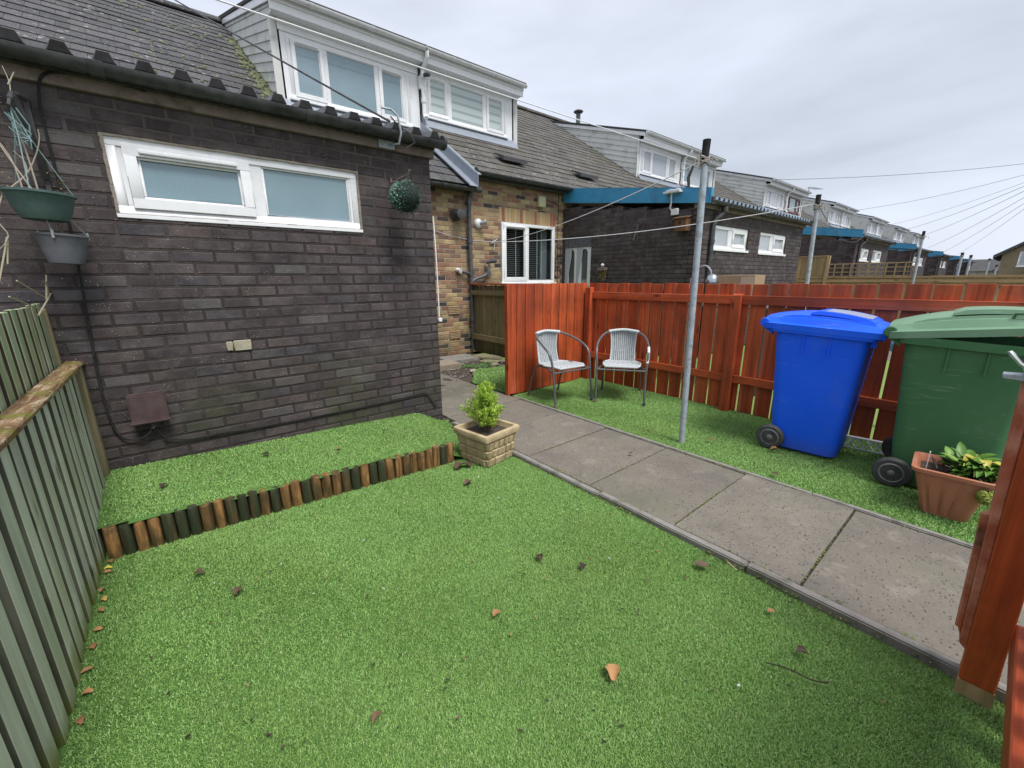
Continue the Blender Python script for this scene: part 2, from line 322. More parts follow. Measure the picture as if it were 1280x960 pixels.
# ------------------------------------------------------------------ brick walls
def rect_sub(rects,h):
    out=[]
    for a0,a1,b0,b1 in rects:
        c0,c1,d0,d1=h
        if c1<=a0 or c0>=a1 or d1<=b0 or d0>=b1: out.append((a0,a1,b0,b1)); continue
        if c0>a0: out.append((a0,c0,b0,b1))
        if c1<a1: out.append((c1,a1,b0,b1))
        x0=max(a0,c0);x1=min(a1,c1)
        if d0>b0: out.append((x0,x1,b0,d0))
        if d1<b1: out.append((x0,x1,d1,b1))
    return out
def brick_wall(mb,org,ux,n,u0,u1,z0,z1,holes=(),thick=.1,recess=.005,mi_m=0,mi_b=1,rng=None,soldiers=(),off=0.,step=None,special=None,rough=0.):
    org=Vector(org);ux=Vector(ux);n=Vector(n);Z=Vector((0,0,1)); rng=rng or random.Random(3)
    P=lambda u,z,d: org+ux*u+Z*z+n*d
    if not mb.v: pass
    ms=[(u0,u1,z0,z1)]
    for h in holes: ms=rect_sub(ms,h)
    for a0,a1,b0,b1 in ms:
        mb.hexa([P(a0,b0,-thick),P(a1,b0,-thick),P(a1,b0,0),P(a0,b0,0),P(a0,b1,-thick),P(a1,b1,-thick),P(a1,b1,0),P(a0,b1,0)],.5,mi_m)
    bl=[]
    row=0;z=z0
    L=.225;C=.075
    while z<z1-.01:
        zt=min(z+C-.010,z1)
        u=u0-L*rng.choice([0,.5]) if off is None else u0-(L*.5 if row%2 else 0)-off
        while u<u1:
            a=max(u+rng.uniform(-.002,.002),u0); b=min(u+L-.010,u1)
            if b-a>.02:
                rs=[(a,b,z,zt)]
                for h in list(holes)+list(soldiers): rs=rect_sub(rs,(h[0]-.002,h[1]+.002,h[2]-.004,h[3]+.004))
                r=rng.random()
                for q in rs:
                    if q[1]-q[0]>.012 and q[3]-q[2]>.012: bl.append((q,r,mi_b))
            u+=L
        z+=C;row+=1
    for s in soldiers:
        u=s[0]
        while u<s[1]-.02:
            bl.append(((u,min(u+.065,s[1]),s[2],s[3]),rng.random(),mi_b+1)); u+=.075
    for (a0,a1,b0,b1),r,mi in bl:
        d=recess+rng.uniform(-.0012,.0018); c=.0035
        if rough: a0+=rng.uniform(-rough,rough);a1+=rng.uniform(-rough,rough);b0+=rng.uniform(-rough,rough)*.6;b1+=rng.uniform(-rough,rough)*.6; c=.006
        o=[P(a0,b0,-.003),P(a1,b0,-.003),P(a1,b1,-.003),P(a0,b1,-.003)]
        m=[P(a0,b0,d-c),P(a1,b0,d-c),P(a1,b1,d-c),P(a0,b1,d-c)]
        j=lambda: rng.uniform(-rough,rough)
        f=[P(a0+c+j(),b0+c+j(),d),P(a1-c+j(),b0+c+j(),d),P(a1-c+j(),b1-c+j(),d),P(a0+c+j(),b1-c+j(),d)]
        b=mb.vs(o+m+f)
        fs=[]
        for base in (0,4):
            for k in range(4):
                fs.append((b+base+k,b+base+(k+1)%4,b+base+4+(k+1)%4,b+base+4+k))
        fs.append((b+8,b+9,b+10,b+11)); mb.fs(fs,r,mi)
# ------------------------------------------------------------------ windows
def window(parent,po,org,ux,n,w,h,lights,fm,pms,depth=.06,sill=True,sillw=.03,name='window',fw=.05,vents=True,sillp=.045,sillx=.035):
    """lights: (u0,u1,opener); org lower-left corner of frame, all world coordinates; po = parent's world origin"""
    org=Vector(org);ux=Vector(ux);n=Vector(n);Z=Vector((0,0,1))
    P=lambda u,z,d: org+ux*u+Z*z+n*d
    mb=MB(po)
    def bx(a0,a1,b0,b1,d0,d1,r=.5,mi=0): mb.hexa([P(a0,b0,d0),P(a1,b0,d0),P(a1,b0,d1),P(a0,b0,d1),P(a0,b1,d0),P(a1,b1,d0),P(a1,b1,d1),P(a0,b1,d1)],r,mi)
    bx(0,w,0,fw,-depth,0);bx(0,w,h-fw,h,-depth,0);bx(0,fw,fw,h-fw,-depth,0);bx(w-fw,w,fw,h-fw,-depth,0)
    edges=[l[0] for l in lights]+[lights[-1][1]]
    fill=[(fw,lights[0][0])]+[(lights[i][1],lights[i+1][0]) for i in range(len(lights)-1)]+[(lights[-1][1],w-fw)]
    for q0,q1 in fill:
        if q1-q0>.004: bx(q0,q1,fw,h-fw,-depth+.004,-.006)
    panes=[]
    for (a,b,op) in lights:
        s=.045 if op else .0; z0=fw+(0 if op else 0);z1=h-fw
        if op:
            d0,d1=-.045,.012; e=.012
            bx(a-e,b+e,z0-e,z0+s,d0,d1);bx(a-e,b+e,z1-s,z1+e,d0,d1);bx(a-e,a+s,z0+s,z1-s,d0,d1);bx(b-s,b+e,z0+s,z1-s,d0,d1)
            if vents:
                bx(a+s*1.3,b-s*1.3,z1-s*.62,z1-s*.25,d1-.002,d1+.012)
                bx(a+s*1.4,b-s*1.4,z1-s*.72,z1-s*.63,d1-.002,d1+.010,.5,1)
            panes.append((a+s,b-s,z0+s,z1-s))
            g=.014
        else:
            panes.append((a,b,z0,z1)); g=.012
        a2,b2,c2,e2=panes[-1]
        for q in ((a2,b2,c2,c2+g),(a2,b2,e2-g,e2),(a2,a2+g,c2+g,e2-g),(b2-g,b2,c2+g,e2-g)): bx(*q,-.03,-.012)
    if sill: bx(-sillx,w+sillx,-sillw,0,-depth,sillp)
    f=mb.build(name,[fm,M['black_plastic']],parent,bevel=.003)
    for i,(a,b,c,e) in enumerate(panes):
        pm=pms[i%len(pms)]
        m2=MB(po); m2.hexa([P(a,c,-.028),P(b,c,-.028),P(b,c,-.022),P(a,c,-.022),P(a,e,-.028),P(b,e,-.028),P(b,e,-.022),P(a,e,-.022)]); m2.build('pane',pm,f,smooth=0)
    return f
# ------------------------------------------------------------------ houses
P0=-.43; PW=4.79; SL=.667; CS=math.cos(math.atan(SL)); SN=math.sin(math.atan(SL))
EY,EZ=6.35,3.17
def rz_(Y,dz): return EZ+SL*(Y-EY)+dz
def clip(poly,nx,ny,c):   # keep nx*x+ny*y<=c
    out=[]
    for i in range(len(poly)):
        a=poly[i];b=poly[(i+1)%len(poly)];da=nx*a[0]+ny*a[1]-c;db=nx*b[0]+ny*b[1]-c
        if da<=0: out.append(a)
        if (da<0)!=(db<0) and da!=db:
            t=da/(da-db); out.append((a[0]+(b[0]-a[0])*t,a[1]+(b[1]-a[1])*t))
    return out
def gutter(mb,x0,x1,Y,z,r=.055,seam=1.3,mi=0):
    n=10; pr=[]
    for k in range(n+1):
        t=math.pi+math.pi*k/n; pr.append((r*math.cos(t),r*math.sin(t)))
    for k in range(n+1):
        t=2*math.pi-math.pi*k/n; pr.append(((r-.006)*math.cos(t),(r-.006)*math.sin(t)+.002))
    mb.loft([[(x,Y+p[0],z+p[1]) for p in pr] for x in (x0,x1)],.5,mi)
    for x in (x0,x1): mb.lathe([(r+.003,-.012),(r+.003,.012)],(x,Y,z-.004),16,Matrix.Rotation(R(90),3,'Y'),.5,mi)
    x=x0+seam*.6
    while x<x1-.1:
        pr2=[(p[0]*1.12,p[1]*1.12) for p in pr[:n+1]]+[(r*.98,.004),(-r*.98,.004)]
        mb.loft([[(xx,Y+p[0],z+p[1]) for p in pr2] for xx in (x-.03,x+.03)],.5,mi); x+=seam
def build_house(k,label,dz=0.,roofm='tile_brown',detail=True,paneset=('pane_net','pane_net','pane_net'),frame='upvc_old',blind=None,brick=True):
    x0=P0+PW*k; x1=x0+PW; even=(k%2==0)
    o=Vector((x0,6.5,0)); H=thing('terraced_house',o,label,'house','terraced houses in the row')
    rng=random.Random(50+k)
    # wall
    mb=MB(o); holes=[]; sold=[]
    if k==1:
        holes=[(5.08-x0,6.50-x0,1.28,2.40)]; sold=[(5.05-x0,6.55-x0,2.41,2.66)]
    u0,u1=(0,PW)
    zt=EZ+dz+.06
    if brick: brick_wall(mb,(x0,6.5,0),(1,0,0),(0,-1,0),u0,u1,0,zt,holes,thick=.25,rng=rng,soldiers=sold,recess=.005,rough=.0035)
    else: mb.box(x0,x1,6.5,6.75,0,zt,.5,1)
    mb.box(x0,x1,17.0,17.2,0,zt,.5,1)
    for xx in (x0+.002,x1-.102):   # party walls and gables
        b=[(xx,6.75,0),(xx,17,0),(xx,17,zt-.1),(xx,11.9,rz_(11.9,dz)-.12),(xx,6.75,rz_(6.75,dz)-.12)]
        mb.loft([b,[(p[0]+.1,p[1],p[2]) for p in b]],.5,1)
    mb.build('wall',[M['mortar_buff'],M['brick_buff'],M['brick_soldier']],H,smooth=0)
    # roof
    mb=MB(o); dx0,dx1=(x0+2.34,x1) if even else (x0,x0+2.35)
    tw=.30; g=.30; RY=12.0
    ny=int((RY-6.28)/(g*CS))+1
    n=Vector((0,-SN,CS)); s=Vector((0,CS,SN))
    for i in range(ny):
        d=i*g
        base=Vector((x0,6.28,rz_(6.28,dz)))+s*d
        if base.y>RY: break
        off=-(tw/2 if i%2 else 0)
        x=x0+off
        while x<x1-.01:
            a=max(x+.002,x0);b=min(x+tw-.002,x1); x+=tw
            if b-a<.02: continue
            if 8.05<base.y<11.3 and a>dx0-.01 and b<dx1+.01: continue
            lift=.020+rng.uniform(-.003,.004); r=rng.random(); sk=rng.uniform(-.004,.004)
            B=base+n*lift; T=base+s*.34+n*.006
            th=n*.011
            def q(xx,v,dd=0): return Vector((xx,v.y,v.z))+s*dd
            bl,br=q(a,B,sk),q(b,B,sk*.3); tl,tr=q(a,T),q(b,T)
            bb=mb.vs([bl-th,br-th,tr-th,tl-th,bl,br,tr,tl]); mb.fs([(bb+4,bb+5,bb+6,bb+7),(bb,bb+1,bb+5,bb+4),(bb+1,bb+2,bb+6,bb+5),(bb+3,bb,bb+4,bb+7)],r,0)
    # under sheets (front split round dormer) and back slope
    def sheet(xa,xb,ya,yb):
        za,zb=rz_(ya,dz)-.02,rz_(yb,dz)-.02
        mb.hexa([(xa,ya,za-.05),(xb,ya,za-.05),(xb,yb,zb-.05),(xa,yb,zb-.05),(xa,ya,za),(xb,ya,za),(xb,yb,zb),(xa,yb,zb)],.2,1)
    sheet(x0,x1,6.30,8.06); sheet(x0,x1,11.2,RY)
    if even: sheet(x0,dx0+.05,8.06,11.2)
    else: sheet(dx1-.05,x1,8.06,11.2)
    zr=rz_(RY,dz)
    mb.hexa([(x0,RY,zr-.07),(x1,RY,zr-.07),(x1,17.4,zr-.07-5.4*SL),(x0,17.4,zr-.07-5.4*SL),(x0,RY,zr),(x1,RY,zr),(x1,17.4,zr-5.4*SL),(x0,17.4,zr-5.4*SL)],.4,0)
    x=x0
    while x<x1-.01:  # ridge tiles
        xb=min(x+.45,x1); r=rng.random()
        pr=[(.13*math.cos(t),.13*math.sin(t)*.8-.03) for t in [math.pi*j/8 for j in range(9)]]+[(-.12,-.05),(.12,-.05)]
        mb.loft([[(xx,RY+p[0],zr+.03+p[1]) for p in pr] for xx in (x+.003,xb-.003)],r,0); x=xb
    mb.build('roof',[M[roofm],M['felt']],H,smooth=0)
    # eaves gutter
    mb=MB(o); gz=EZ+dz-.035 if k!=0 else EZ+dz-.085; gy=6.24
    ga,gb=(x0+.02,x1-.02)
    mb.box(x0,x1,6.34,6.49,EZ+dz-.12,EZ+dz-.03,.5,0)
    gutter(mb,ga,gb,gy,gz,.055,1.15)
    if k==0: mb.tube([(x1-.02,gy,gz-.02),(x1+.10,gy,gz-.02)],.045,10)
    mb.build('gutter',M['gutter'],H,smooth=50)
    # dormer
    FY=8.0; zt2=5.25; zb=4.34+dz*.9
    DS=.318; dzr=lambda Y: 5.44+DS*(Y-7.7)
    mb=MB(o)
    cx=dx0 if even else dx1; sg=-1 if even else 1
    Yb=(dzr(0)-(EZ-SL*EY+dz))/(SL-DS)     # where dormer roof meets the main roof
    tri=[(FY,rz_(FY,dz)),(FY,dzr(FY)-.03),(Yb,rz_(Yb,dz))]
    # core cheek wall
    core=[(cx-sg*.08,p[0],p[1]) for p in tri]; core2=[(cx,p[0],p[1]) for p in tri]
    mb.loft([core,core2],.5,0)
    # far cheek (against the party line)
    ox=dx1 if even else dx0
    mb.loft([[(ox-.03*(1 if even else -1),p[0],p[1]-.02) for p in tri],[(ox-.002*(1 if even else -1),p[0],p[1]-.02) for p in tri]],.5,0)
    # boards on cheek
    nn=math.sqrt(1+DS*DS); 
    for i in range(12):
        c1=(dzr(0)-.03)/nn-.135*i; c0=c1-.135
        pl=clip(clip(tri,-DS/nn,1/nn,c1),DS/nn,-1/nn,-c0)
        if len(pl)<3: continue
        def dd(p): return .006+.016*(c1-(-DS*p[0]+p[1])/nn)/.135
        outer=[(cx+sg*dd(p),p[0],p[1]) for p in pl]; inner=[(cx,p[0],p[1]) for p in pl]
        mb.loft([inner,outer],rng.random(),0)
    # front
    wx0,wx1,wz0,wz1,lights=( (2.50,4.57,4.19,5.06,[(2.57,3.03,1),(3.10,3.91,0),(3.99,4.45,1)]) if even else (.11,2.09,4.43,5.17,[(.17,.58,1),(.68,1.47,0),(1.57,2.01,1)]) )
    if k>1: wz0,wz1=4.42,5.12
    ff=[(dx0,dx1,zb-.05,zt2)]
    ff=rect_sub(ff,(x0+wx0+.01,x0+wx1-.01,wz0+.01,wz1-.01))
    for a,b,c,d in ff: mb.box(a,b,FY,FY+.08,c,d,.6,1)
    mb.box(cx-.06 if even else cx-.05,cx+.05 if even else cx+.06,FY-.016,FY,zb-.05,zt2,.9,0)  # corner board
    # shiplap panel over window
    for j in range(2 if even else 1):
        z0=wz1+.03+j*.085
        if z0+.08<zt2+.02: mb.box(dx0+.06,dx1-.04,FY-.02+.004*j,FY-.003,z0,min(z0+.08,zt2),.8,1)
    mb.build('dormer_cladding',[M['cladding'],M[frame]],H,smooth=0,bevel=0)
    mb=MB(o)
    a,b=(dx0-.06,dx1) if even else (dx0,dx1+.06)
    mb.box(a+.03,b-.0,7.80,7.998,zt2,zt2+.03,.5,0)
    mb.box(a,b,7.775,7.80,zt2-.02,5.41,.5,0); mb.box(a,b,7.755,7.774,zt2+.085,5.405,.5,0)
    # cheek fascia
    sx=cx+sg*.03
    q=[(7.78,dzr(7.78)-.13),(7.78,dzr(7.78)-.02),(Yb,dzr(Yb)-.02),(Yb-.3,dzr(Yb-.3)-.11)]
    mb.loft([[(sx,p[0],p[1]) for p in q],[(sx+sg*.022,p[0],p[1]) for p in q]],.5,0)
    mb.build('dormer_fascia',M[frame],H,smooth=0,bevel=.003)
    mb=MB(o); e=cx+sg*.07
    ra,rb=(e,dx1) if even else (dx0,e)
    q=[(7.66,dzr(7.66)-.015),(Yb+.12,dzr(Yb+.12)-.015),(Yb+.12,dzr(Yb+.12)+.045),(7.66,dzr(7.66)+.03)]
    mb.loft([[(ra,p[0],p[1]) for p in q],[(rb,p[0],p[1]) for p in q]],.5,0)
    mb.build('dormer_roof',M['felt'],H,smooth=0)
    mb=MB(o); gutter(mb,a+.0,b-.0,7.69,5.425,.05,.95); mb.build('dormer_gutter',M['upvc_old'],H,smooth=50)
    ps=[M[p] for p in paneset]
    fm=M[frame]
    if k==5: fm=M['brown_frame']
    window(H,o,(x0+wx0,FY-.012,wz0),(1,0,0),(0,-1,0),wx1-wx0,wz1-wz0,[(l[0]-wx0,l[1]-wx0,l[2]) for l in lights],fm,ps,depth=.05,sillw=.035)
    mb=MB(o); mb.hexa([(dx0,7.86,rz_(7.86,dz)+.03),(dx1,7.86,rz_(7.86,dz)+.03),(dx1,8.0,rz_(8,dz)-.02),(dx0,8.0,rz_(8,dz)-.02),(dx0,7.87,rz_(7.86,dz)+.045),(dx1,7.87,rz_(7.86,dz)+.045),(dx1,8.0,wz0-.03),(dx0,8.0,wz0-.03)]); mb.build('apron_flashing',M['lead'],H,smooth=0)
    if not even:
        mb=MB(o); X=x0+.02; Yp=7.93
        mb.tube([(X,7.69,5.40),(X,7.70,5.30),(X+.0,Yp-.03,5.16),(X,Yp-.02,5.05),(X,Yp-.02,4.40),(X-.02,Yp-.12,4.33)],.038,12)
        mb.box(X-.06,X+.06,Yp-.02,Yp+.05,4.85,5.06); mb.lathe([(.047,0),(.047,.07)],(X,Yp-.02,4.62),12); mb.lathe([(.047,0),(.047,.07)],(X,Yp-.02,4.98),12)
        mb.build('downpipe',M['upvc'],H,smooth=40)
    return H
NETS=('pane_net','pane_net','pane_net')
HL={}
h_m1=build_house(-1,'house at the far left, only its lichen-spotted grey roof showing above the black gutter',-.23,'tile_grey',paneset=('pane_sky',))
h0=build_house(0,'house with mossy grey roof tiles and the nearest white dormer, left of the white drainpipe',-.23,'tile_grey',paneset=('pane_sky',),frame='upvc')
h1=build_house(1,'yellow brick house with striped blinds in its dormer window and brown roof tiles',0,'tile_brown',paneset=('pane_blind',),frame='upvc')
h2=build_house(2,'house with a flue pipe and net curtains in its clad dormer above the blue fascia',0,'tile_brown',paneset=('pane_net',),frame='upvc')
h3=build_house(3,'house with a white dormer partly behind the top of the nearest clothes pole',0,'tile_brown',paneset=('pane_sky','pane_net','pane_sky'))
h4=build_house(4,'house with a white dormer window immediately left of the brown window frames',0,'tile_brown',paneset=('pane_net',),brick=False)
h5=build_house(5,'house with reddish brown dormer window frames',0,'tile_brown',paneset=('pane_sky',),brick=False)
ORD=['sixth','seventh','eighth','ninth','tenth','eleventh','twelfth','thirteenth']
for k in range(6,14):
    src=h4 if k%2==0 else h3
    c=copy_tree(src); c.location=(P0+PW*k,6.5,0); c['label']='far terraced house with white dormer, %s in the row counting from the yellow one'%ORD[k-6]
# roof ventilator tiles, flue etc
def part_on(H,mb,name,mats,**k): return mb.build(name,mats,H,**k)
# valley flashing between house 0 and 1
mb=MB(h1.location)
for (Ya,Yb_) in ((6.12,8.0),):
    for (xa,xb,dzz,th) in ((4.16,4.33,-.16,.012),(4.325,4.335,-.16,.19),(4.335,4.40,.03,.012),(4.155,4.165,-.16,.03)):
        mb.hexa([(xa,Ya,rz_(Ya,dzz)),(xb,Ya,rz_(Ya,dzz)),(xb,Yb_,rz_(Yb_,dzz)),(xa,Yb_,rz_(Yb_,dzz)),(xa,Ya,rz_(Ya,dzz)+th),(xb,Ya,rz_(Ya,dzz)+th),(xb,Yb_,rz_(Yb_,dzz)+th),(xa,Yb_,rz_(Yb_,dzz)+th)],.5)
mb.build('valley_flashing',M['lead'],h1,smooth=0,bevel=.002)
for xa,yy in ((5.45,6.98),(7.7,7.0)):
    mb=MB(h1.location); z=rz_(yy,0)
    mb.hexa([(xa,yy-.14,z+.0),(xa+.62,yy-.14,z),(xa+.62,yy+.15,z+.17),(xa,yy+.15,z+.17),(xa,yy-.15,z+.075),(xa+.62,yy-.15,z+.075),(xa+.62,yy+.15,z+.19),(xa,yy+.15,z+.19)])
    mb.build('roof_vent',M['tile_grey'],h1,smooth=0,bevel=.004)
mb=MB(h2.location); mb.tube([(13.45,12.2,6.7),(13.45,12.2,7.52)],.085,14); mb.lathe([(.16,0),(.19,.03),(.17,.06),(.10,.09),(.02,.10)],(13.45,12.2,7.56),16); mb.tube([(13.45,12.2,7.5),(13.45,12.2,7.6)],.05,8)
mb.build('flue_pipe',M['gutter_grey'],h2,smooth=40)
# ---- fittings on the yellow wall (parts of the house)
def wallpart(name,mats,fn,bev=0,H=h1,sm=40):
    mb=MB(H.location); fn(mb); return mb.build(name,mats,H,smooth=sm,bevel=bev)
def dp(mb):
    X=4.33
    mb.tube([(X+.08,6.26,3.10),(X+.085,6.30,2.95),(X+.02,6.42,2.80),(X,6.42,2.72),(X,6.42,1.42),(X,6.42,.06)],.036,12)
    for z in (2.62,1.98,1.42,.6): mb.lathe([(.046,0),(.046,.07)],(X,6.42,z),12); mb.box(X-.03,X+.03,6.44,6.50,z+.01,z+.05)
    mb.lathe([(.055,0),(.055,.12)],(X+.02,6.40,2.75),12)
    mb.tube([(X,6.42,1.30),(X+.08,6.40,1.36),(X+.30,6.40,1.42),(X+.38,6.40,1.50),(X+.40,6.40,1.62)],.03,10)
    mb.lathe([(.045,0),(.05,.05),(.04,.09)],(X+.37,6.40,1.42),12); mb.tube([(X+.36,6.44,1.66),(X+.46,6.34,1.68),(X+.50,6.3,1.69)],[.035,.04,.03],10)
    mb.tube([(X-.02,6.42,1.46),(X-.22,6.45,1.50)],.026,8)
wallpart('downpipe',M['gutter_grey'],dp)
def flue(mb):
    Mx=Matrix.Rotation(R(90),3,'X')
    mb.lathe([(.10,0),(.10,.03),(.075,.04),(.07,.16),(.085,.17),(.085,.22),(.05,.23)],(4.08,6.5,2.43),18,Mx)
    mb.box(4.13,4.20,6.30,6.37,2.42,2.52)
wallpart('boiler_flue',M['black_plastic'],flue,H=h0)
wallpart('overflow_stub',M['upvc_old'],lambda mb: mb.tube([(4.08,6.5,1.52),(4.10,6.40,1.50)],.04,10),H=h0)
def vent(z):
    def f(mb):
        mb.box(3.86,4.09,6.480,6.493,z,z+.16)
        for i in range(5): mb.box(3.875,4.075,6.472,6.481,z+.015+i*.029,z+.03+i*.029)
    return f
for z in (.735,.29): wallpart('air_brick',m_simple('vent_clay',(.40,.27,.13),.9,.2,var=.3),vent(z),.002,H=h0)
wallpart('alarm_box',m_simple('cream_plastic',(.62,.58,.36),.45),lambda mb: mb.box(6.02,6.21,6.43,6.496,2.75,2.95),.012)
def cab(mb):
    mb.tube([(6.62,6.488,3.1),(6.62,6.488,2.6),(6.60,6.488,2.2),(6.63,6.488,1.6),(6.61,6.488,.8)],.008,6)
    for cz in (1.95,1.72,1.5):
        mb.tube([(6.62+.09*math.cos(t)*(1-.1*math.sin(3*t)),6.475-.01*math.sin(t),cz+.12*math.sin(t)) for t in [k*math.pi/6 for k in range(13)]],.008,6)
    mb.tube([(6.30,6.488,2.90),(6.5,6.488,2.86),(6.62,6.488,2.83)],.006,5)
wallpart('cable',M['black_plastic'],cab)
w=window(h1,Vector(h1.location),(5.08,6.46,1.28),(1,0,0),(0,-1,0),1.42,1.12,[(.06,.63,1),(.69,1.36,0)],M['upvc'],[M['glass']],depth=.07,sill=True,sillw=.03)
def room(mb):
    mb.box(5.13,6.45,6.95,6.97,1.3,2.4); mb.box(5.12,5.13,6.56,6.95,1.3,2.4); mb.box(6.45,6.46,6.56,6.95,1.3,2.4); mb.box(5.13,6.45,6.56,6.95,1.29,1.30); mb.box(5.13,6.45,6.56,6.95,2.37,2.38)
wallpart('room_recess',M['room_dark'],room,sm=0)
def blind(mb):
    for i in range(26):
        z=1.36+i*.037
        mb.hexa([(5.15,6.60,z),(6.28,6.60,z),(6.28,6.63,z+.012),(5.15,6.63,z+.012),(5.15,6.60,z+.002),(6.28,6.60,z+.002),(6.28,6.63,z+.014),(5.15,6.63,z+.014)],.5,0)
    for x in (5.20,5.52,5.82,6.10,6.22): mb.box(x,x+.018,6.585,6.59,1.34,2.33,.5,1)
wallpart('venetian_blind',[m_simple('blind_slat',(.30,.30,.29),.5),M['white_paint']],blind,sm=0)
def curt(mb):
    prev=[]
    for i in range(25):
        x=6.24+.2*i/24; prev.append((x,6.64+.015*math.sin(i*1.6)))
    mb.loft([[(p[0],p[1],z) for p in prev]+[(p[0],p[1]+.004,z) for p in reversed(prev)] for z in (1.32,2.34)])
wallpart('curtain',M['curtain'],curt)
# lamp on the yellow wall : its own thing
lt=thing('wall_lamp',(4.56,6.5,2.33),'round white bulkhead lamp with spotlight on the yellow brick wall beside the downpipe','lamp')
mb=MB(); mb.lathe([(.085,0),(.085,.03),(.06,.06),(.02,.07)],(0,0,0),18,Matrix.Rotation(R(90),3,'X')); mb.build('base',M['upvc_old'],lt)
mb=MB(); mb.tube([(.0,-.05,0),(.05,-.10,.01),(.10,-.13,.03)],[.02,.035,.045],12); mb.build('lamp_head',M['galv'],lt)
# security camera
sc=thing('security_camera',(4.38,7.85,5.05),'small white security camera with black lens mounted on the dormer drainpipe','camera')
mb=MB(); mb.box(-.05,.05,-.02,.06,-.05,.05); mb.build('mount',M['upvc'],sc,bevel=.008)
mb=MB(); mb.tube([(0,-.02,.0),(0,-.07,-.01),(.02,-.14,-.03)],.035,12); mb.lathe([(.028,0),(.028,.012)],(.022,-.148,-.033),12,Matrix.Rotation(R(90),3,'X')); mb.build('lens',M['black_plastic'],sc)
# ------------------------------------------------------------------ outhouses
def outhouse(j,label,dz=0.,kind='B'):
    x0=-2.8+9.58*j; W=4.73; o=Vector((x0,3.45,0)); x1=x0+W
    H=thing('brick_outhouse',o,label,'outhouse','dark brick outhouses with sloping sheet roofs')
    rng=random.Random(90+j); mb=MB(o)
    if kind=='A': wins=[(2.66,4.09,1.745,2.17)]
    else: wins=[(.44,1.82,1.83,2.21),(2.36,3.78,1.82,2.21)]
    if kind=='A': brick_wall(mb,(x0,3.45,0),(1,0,0),(0,-1,0),0,W,-.02,2.36,wins,thick=.2,rng=rng,off=.06,recess=.0025,rough=.0012)
    else: brick_wall(mb,(x0,3.45,0),(1,0,0),(0,-1,0),0,W,0,2.40+dz,wins,thick=.2,rng=rng)
    zb=2.36+dz if kind!='A' else 2.36
    # left side wall, stepped under the slope
    for i in range(6):
        ya,yb=3.45+i*3.05/6,3.45+(i+1)*3.05/6
        zt=2.42+dz+.40*(ya-3.45)/3.05
        hol=[]
        if kind!='A' and i>=4:
            u=(5.70-ya) if i==4 else 0
            if i==4: hol=[(yb-5.70,0,0,0)]; hol=[(5.70-ya,yb-ya,0,2.21)]
            else: hol=[(0,6.45-ya,0,2.21)]
        brick_wall(mb,(x0,yb,0),(0,-1,0),(-1,0,0),0,yb-ya,0,zt,[(yb-ya-h[1],yb-ya-h[0],h[2],h[3]) for h in hol],thick=.2 if i else .19,rng=rng)
    mb.box(x1-.2,x1-.003,3.66,6.49,0,2.4+dz,.5,1)
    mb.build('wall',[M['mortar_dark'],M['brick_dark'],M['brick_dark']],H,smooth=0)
    mb=MB(o)
    ft=2.36 if kind=='A' else 2.40+dz
    mb.box(x0-.02 if kind=='A' else x0,x1+.03,3.415,3.60,ft+.002,ft+.10,.5,0); mb.build('eaves_band',M['concrete_band'],H,bevel=.004)
    mb=MB(o); gz=2.475 if kind=='A' else 2.505+dz
    mb.box(x0,x1+.02,3.38,3.414,ft+.06,gz+.02,.5,0)
    gutter(mb,x0-.02,x1+.07,3.325,gz-.004,.053,1.05); 
    mb.build('gutter',M['gutter'],H,smooth=50)
    # sheet roof
    mb=MB(o); S=.152; ya,yb=3.36,6.30; zA=gz+.022
    za,zb2=zA,zA+S*(yb-ya)
    mb.hexa([(x0-.03,ya,za-.012),(x1+.05,ya,za-.012),(x1+.05,yb,zb2-.012),(x0-.03,yb,zb2-.012),(x0-.03,ya,za),(x1+.05,ya,za),(x1+.05,yb,zb2),(x0-.03,yb,zb2)],.5,0)
    x=x0+.10
    while x<x1+.02:
        pr=[(-.048,0),(.048,0),(.026,.044),(-.026,.044)]
        mb.loft([[(x+p[0],ya-.025,za+p[1]*(1.08 if kind=='A' else 1)) for p in pr],[(x+p[0],yb,zb2+p[1]) for p in pr]],rng.random(),0)
        mb.poly([(x+p[0]*.9,ya-.0265,za+p[1]*(1.05 if kind=='A' else .97)+.001) for p in pr],.5,1)
        mb.hexa([(x-.03,ya-.08,za-.02),(x+.03,ya-.08,za-.02),(x+.03,ya-.03,za-.02),(x-.03,ya-.03,za-.02),(x-.03,ya-.08,za-.018),(x+.03,ya-.08,za-.018),(x+.03,ya-.03,za+.0),(x-.03,ya-.03,za+.0)],.5,1) if False else None
        x+=.1655
    mb.build('roof',[M['black_sheet'] if kind=='A' else M['blue_sheet'],M['matt_black']],H,smooth=0)
    # side fascia following the slope
    if kind!='A':
        mb=MB(o); q=[(3.35,2.455+dz),(6.47,2.87+dz),(6.47,3.16+dz),(3.35,2.68+dz)]
        mb.loft([[(x0-.045,p[0],p[1]) for p in q],[(x0-.006,p[0],p[1]) for p in q]])
        mb.box(x0-.045,x0+.03,3.32,3.35,2.455+dz,2.68+dz)
        mb.build('side_fascia',M['blue_paint'],H,smooth=0,bevel=.004)
        mb=MB(o); X=x0+.30
        mb.tube([(X+.18,3.33,gz-.03),(X+.18,3.33,gz-.14),(X+.05,3.39,gz-.24),(X,3.40,gz-.33),(X,3.40,.05)],.036,12)
        mb.lathe([(.05,0),(.05,.08)],(X+.18,3.33,gz-.14),12)
        for z in (1.0,1.9): mb.lathe([(.045,0),(.045,.06)],(X,3.40,z),12); mb.box(X-.025,X+.025,3.40,3.45,z,z+.05)
        mb.build('downpipe',M['black_plastic'],H)
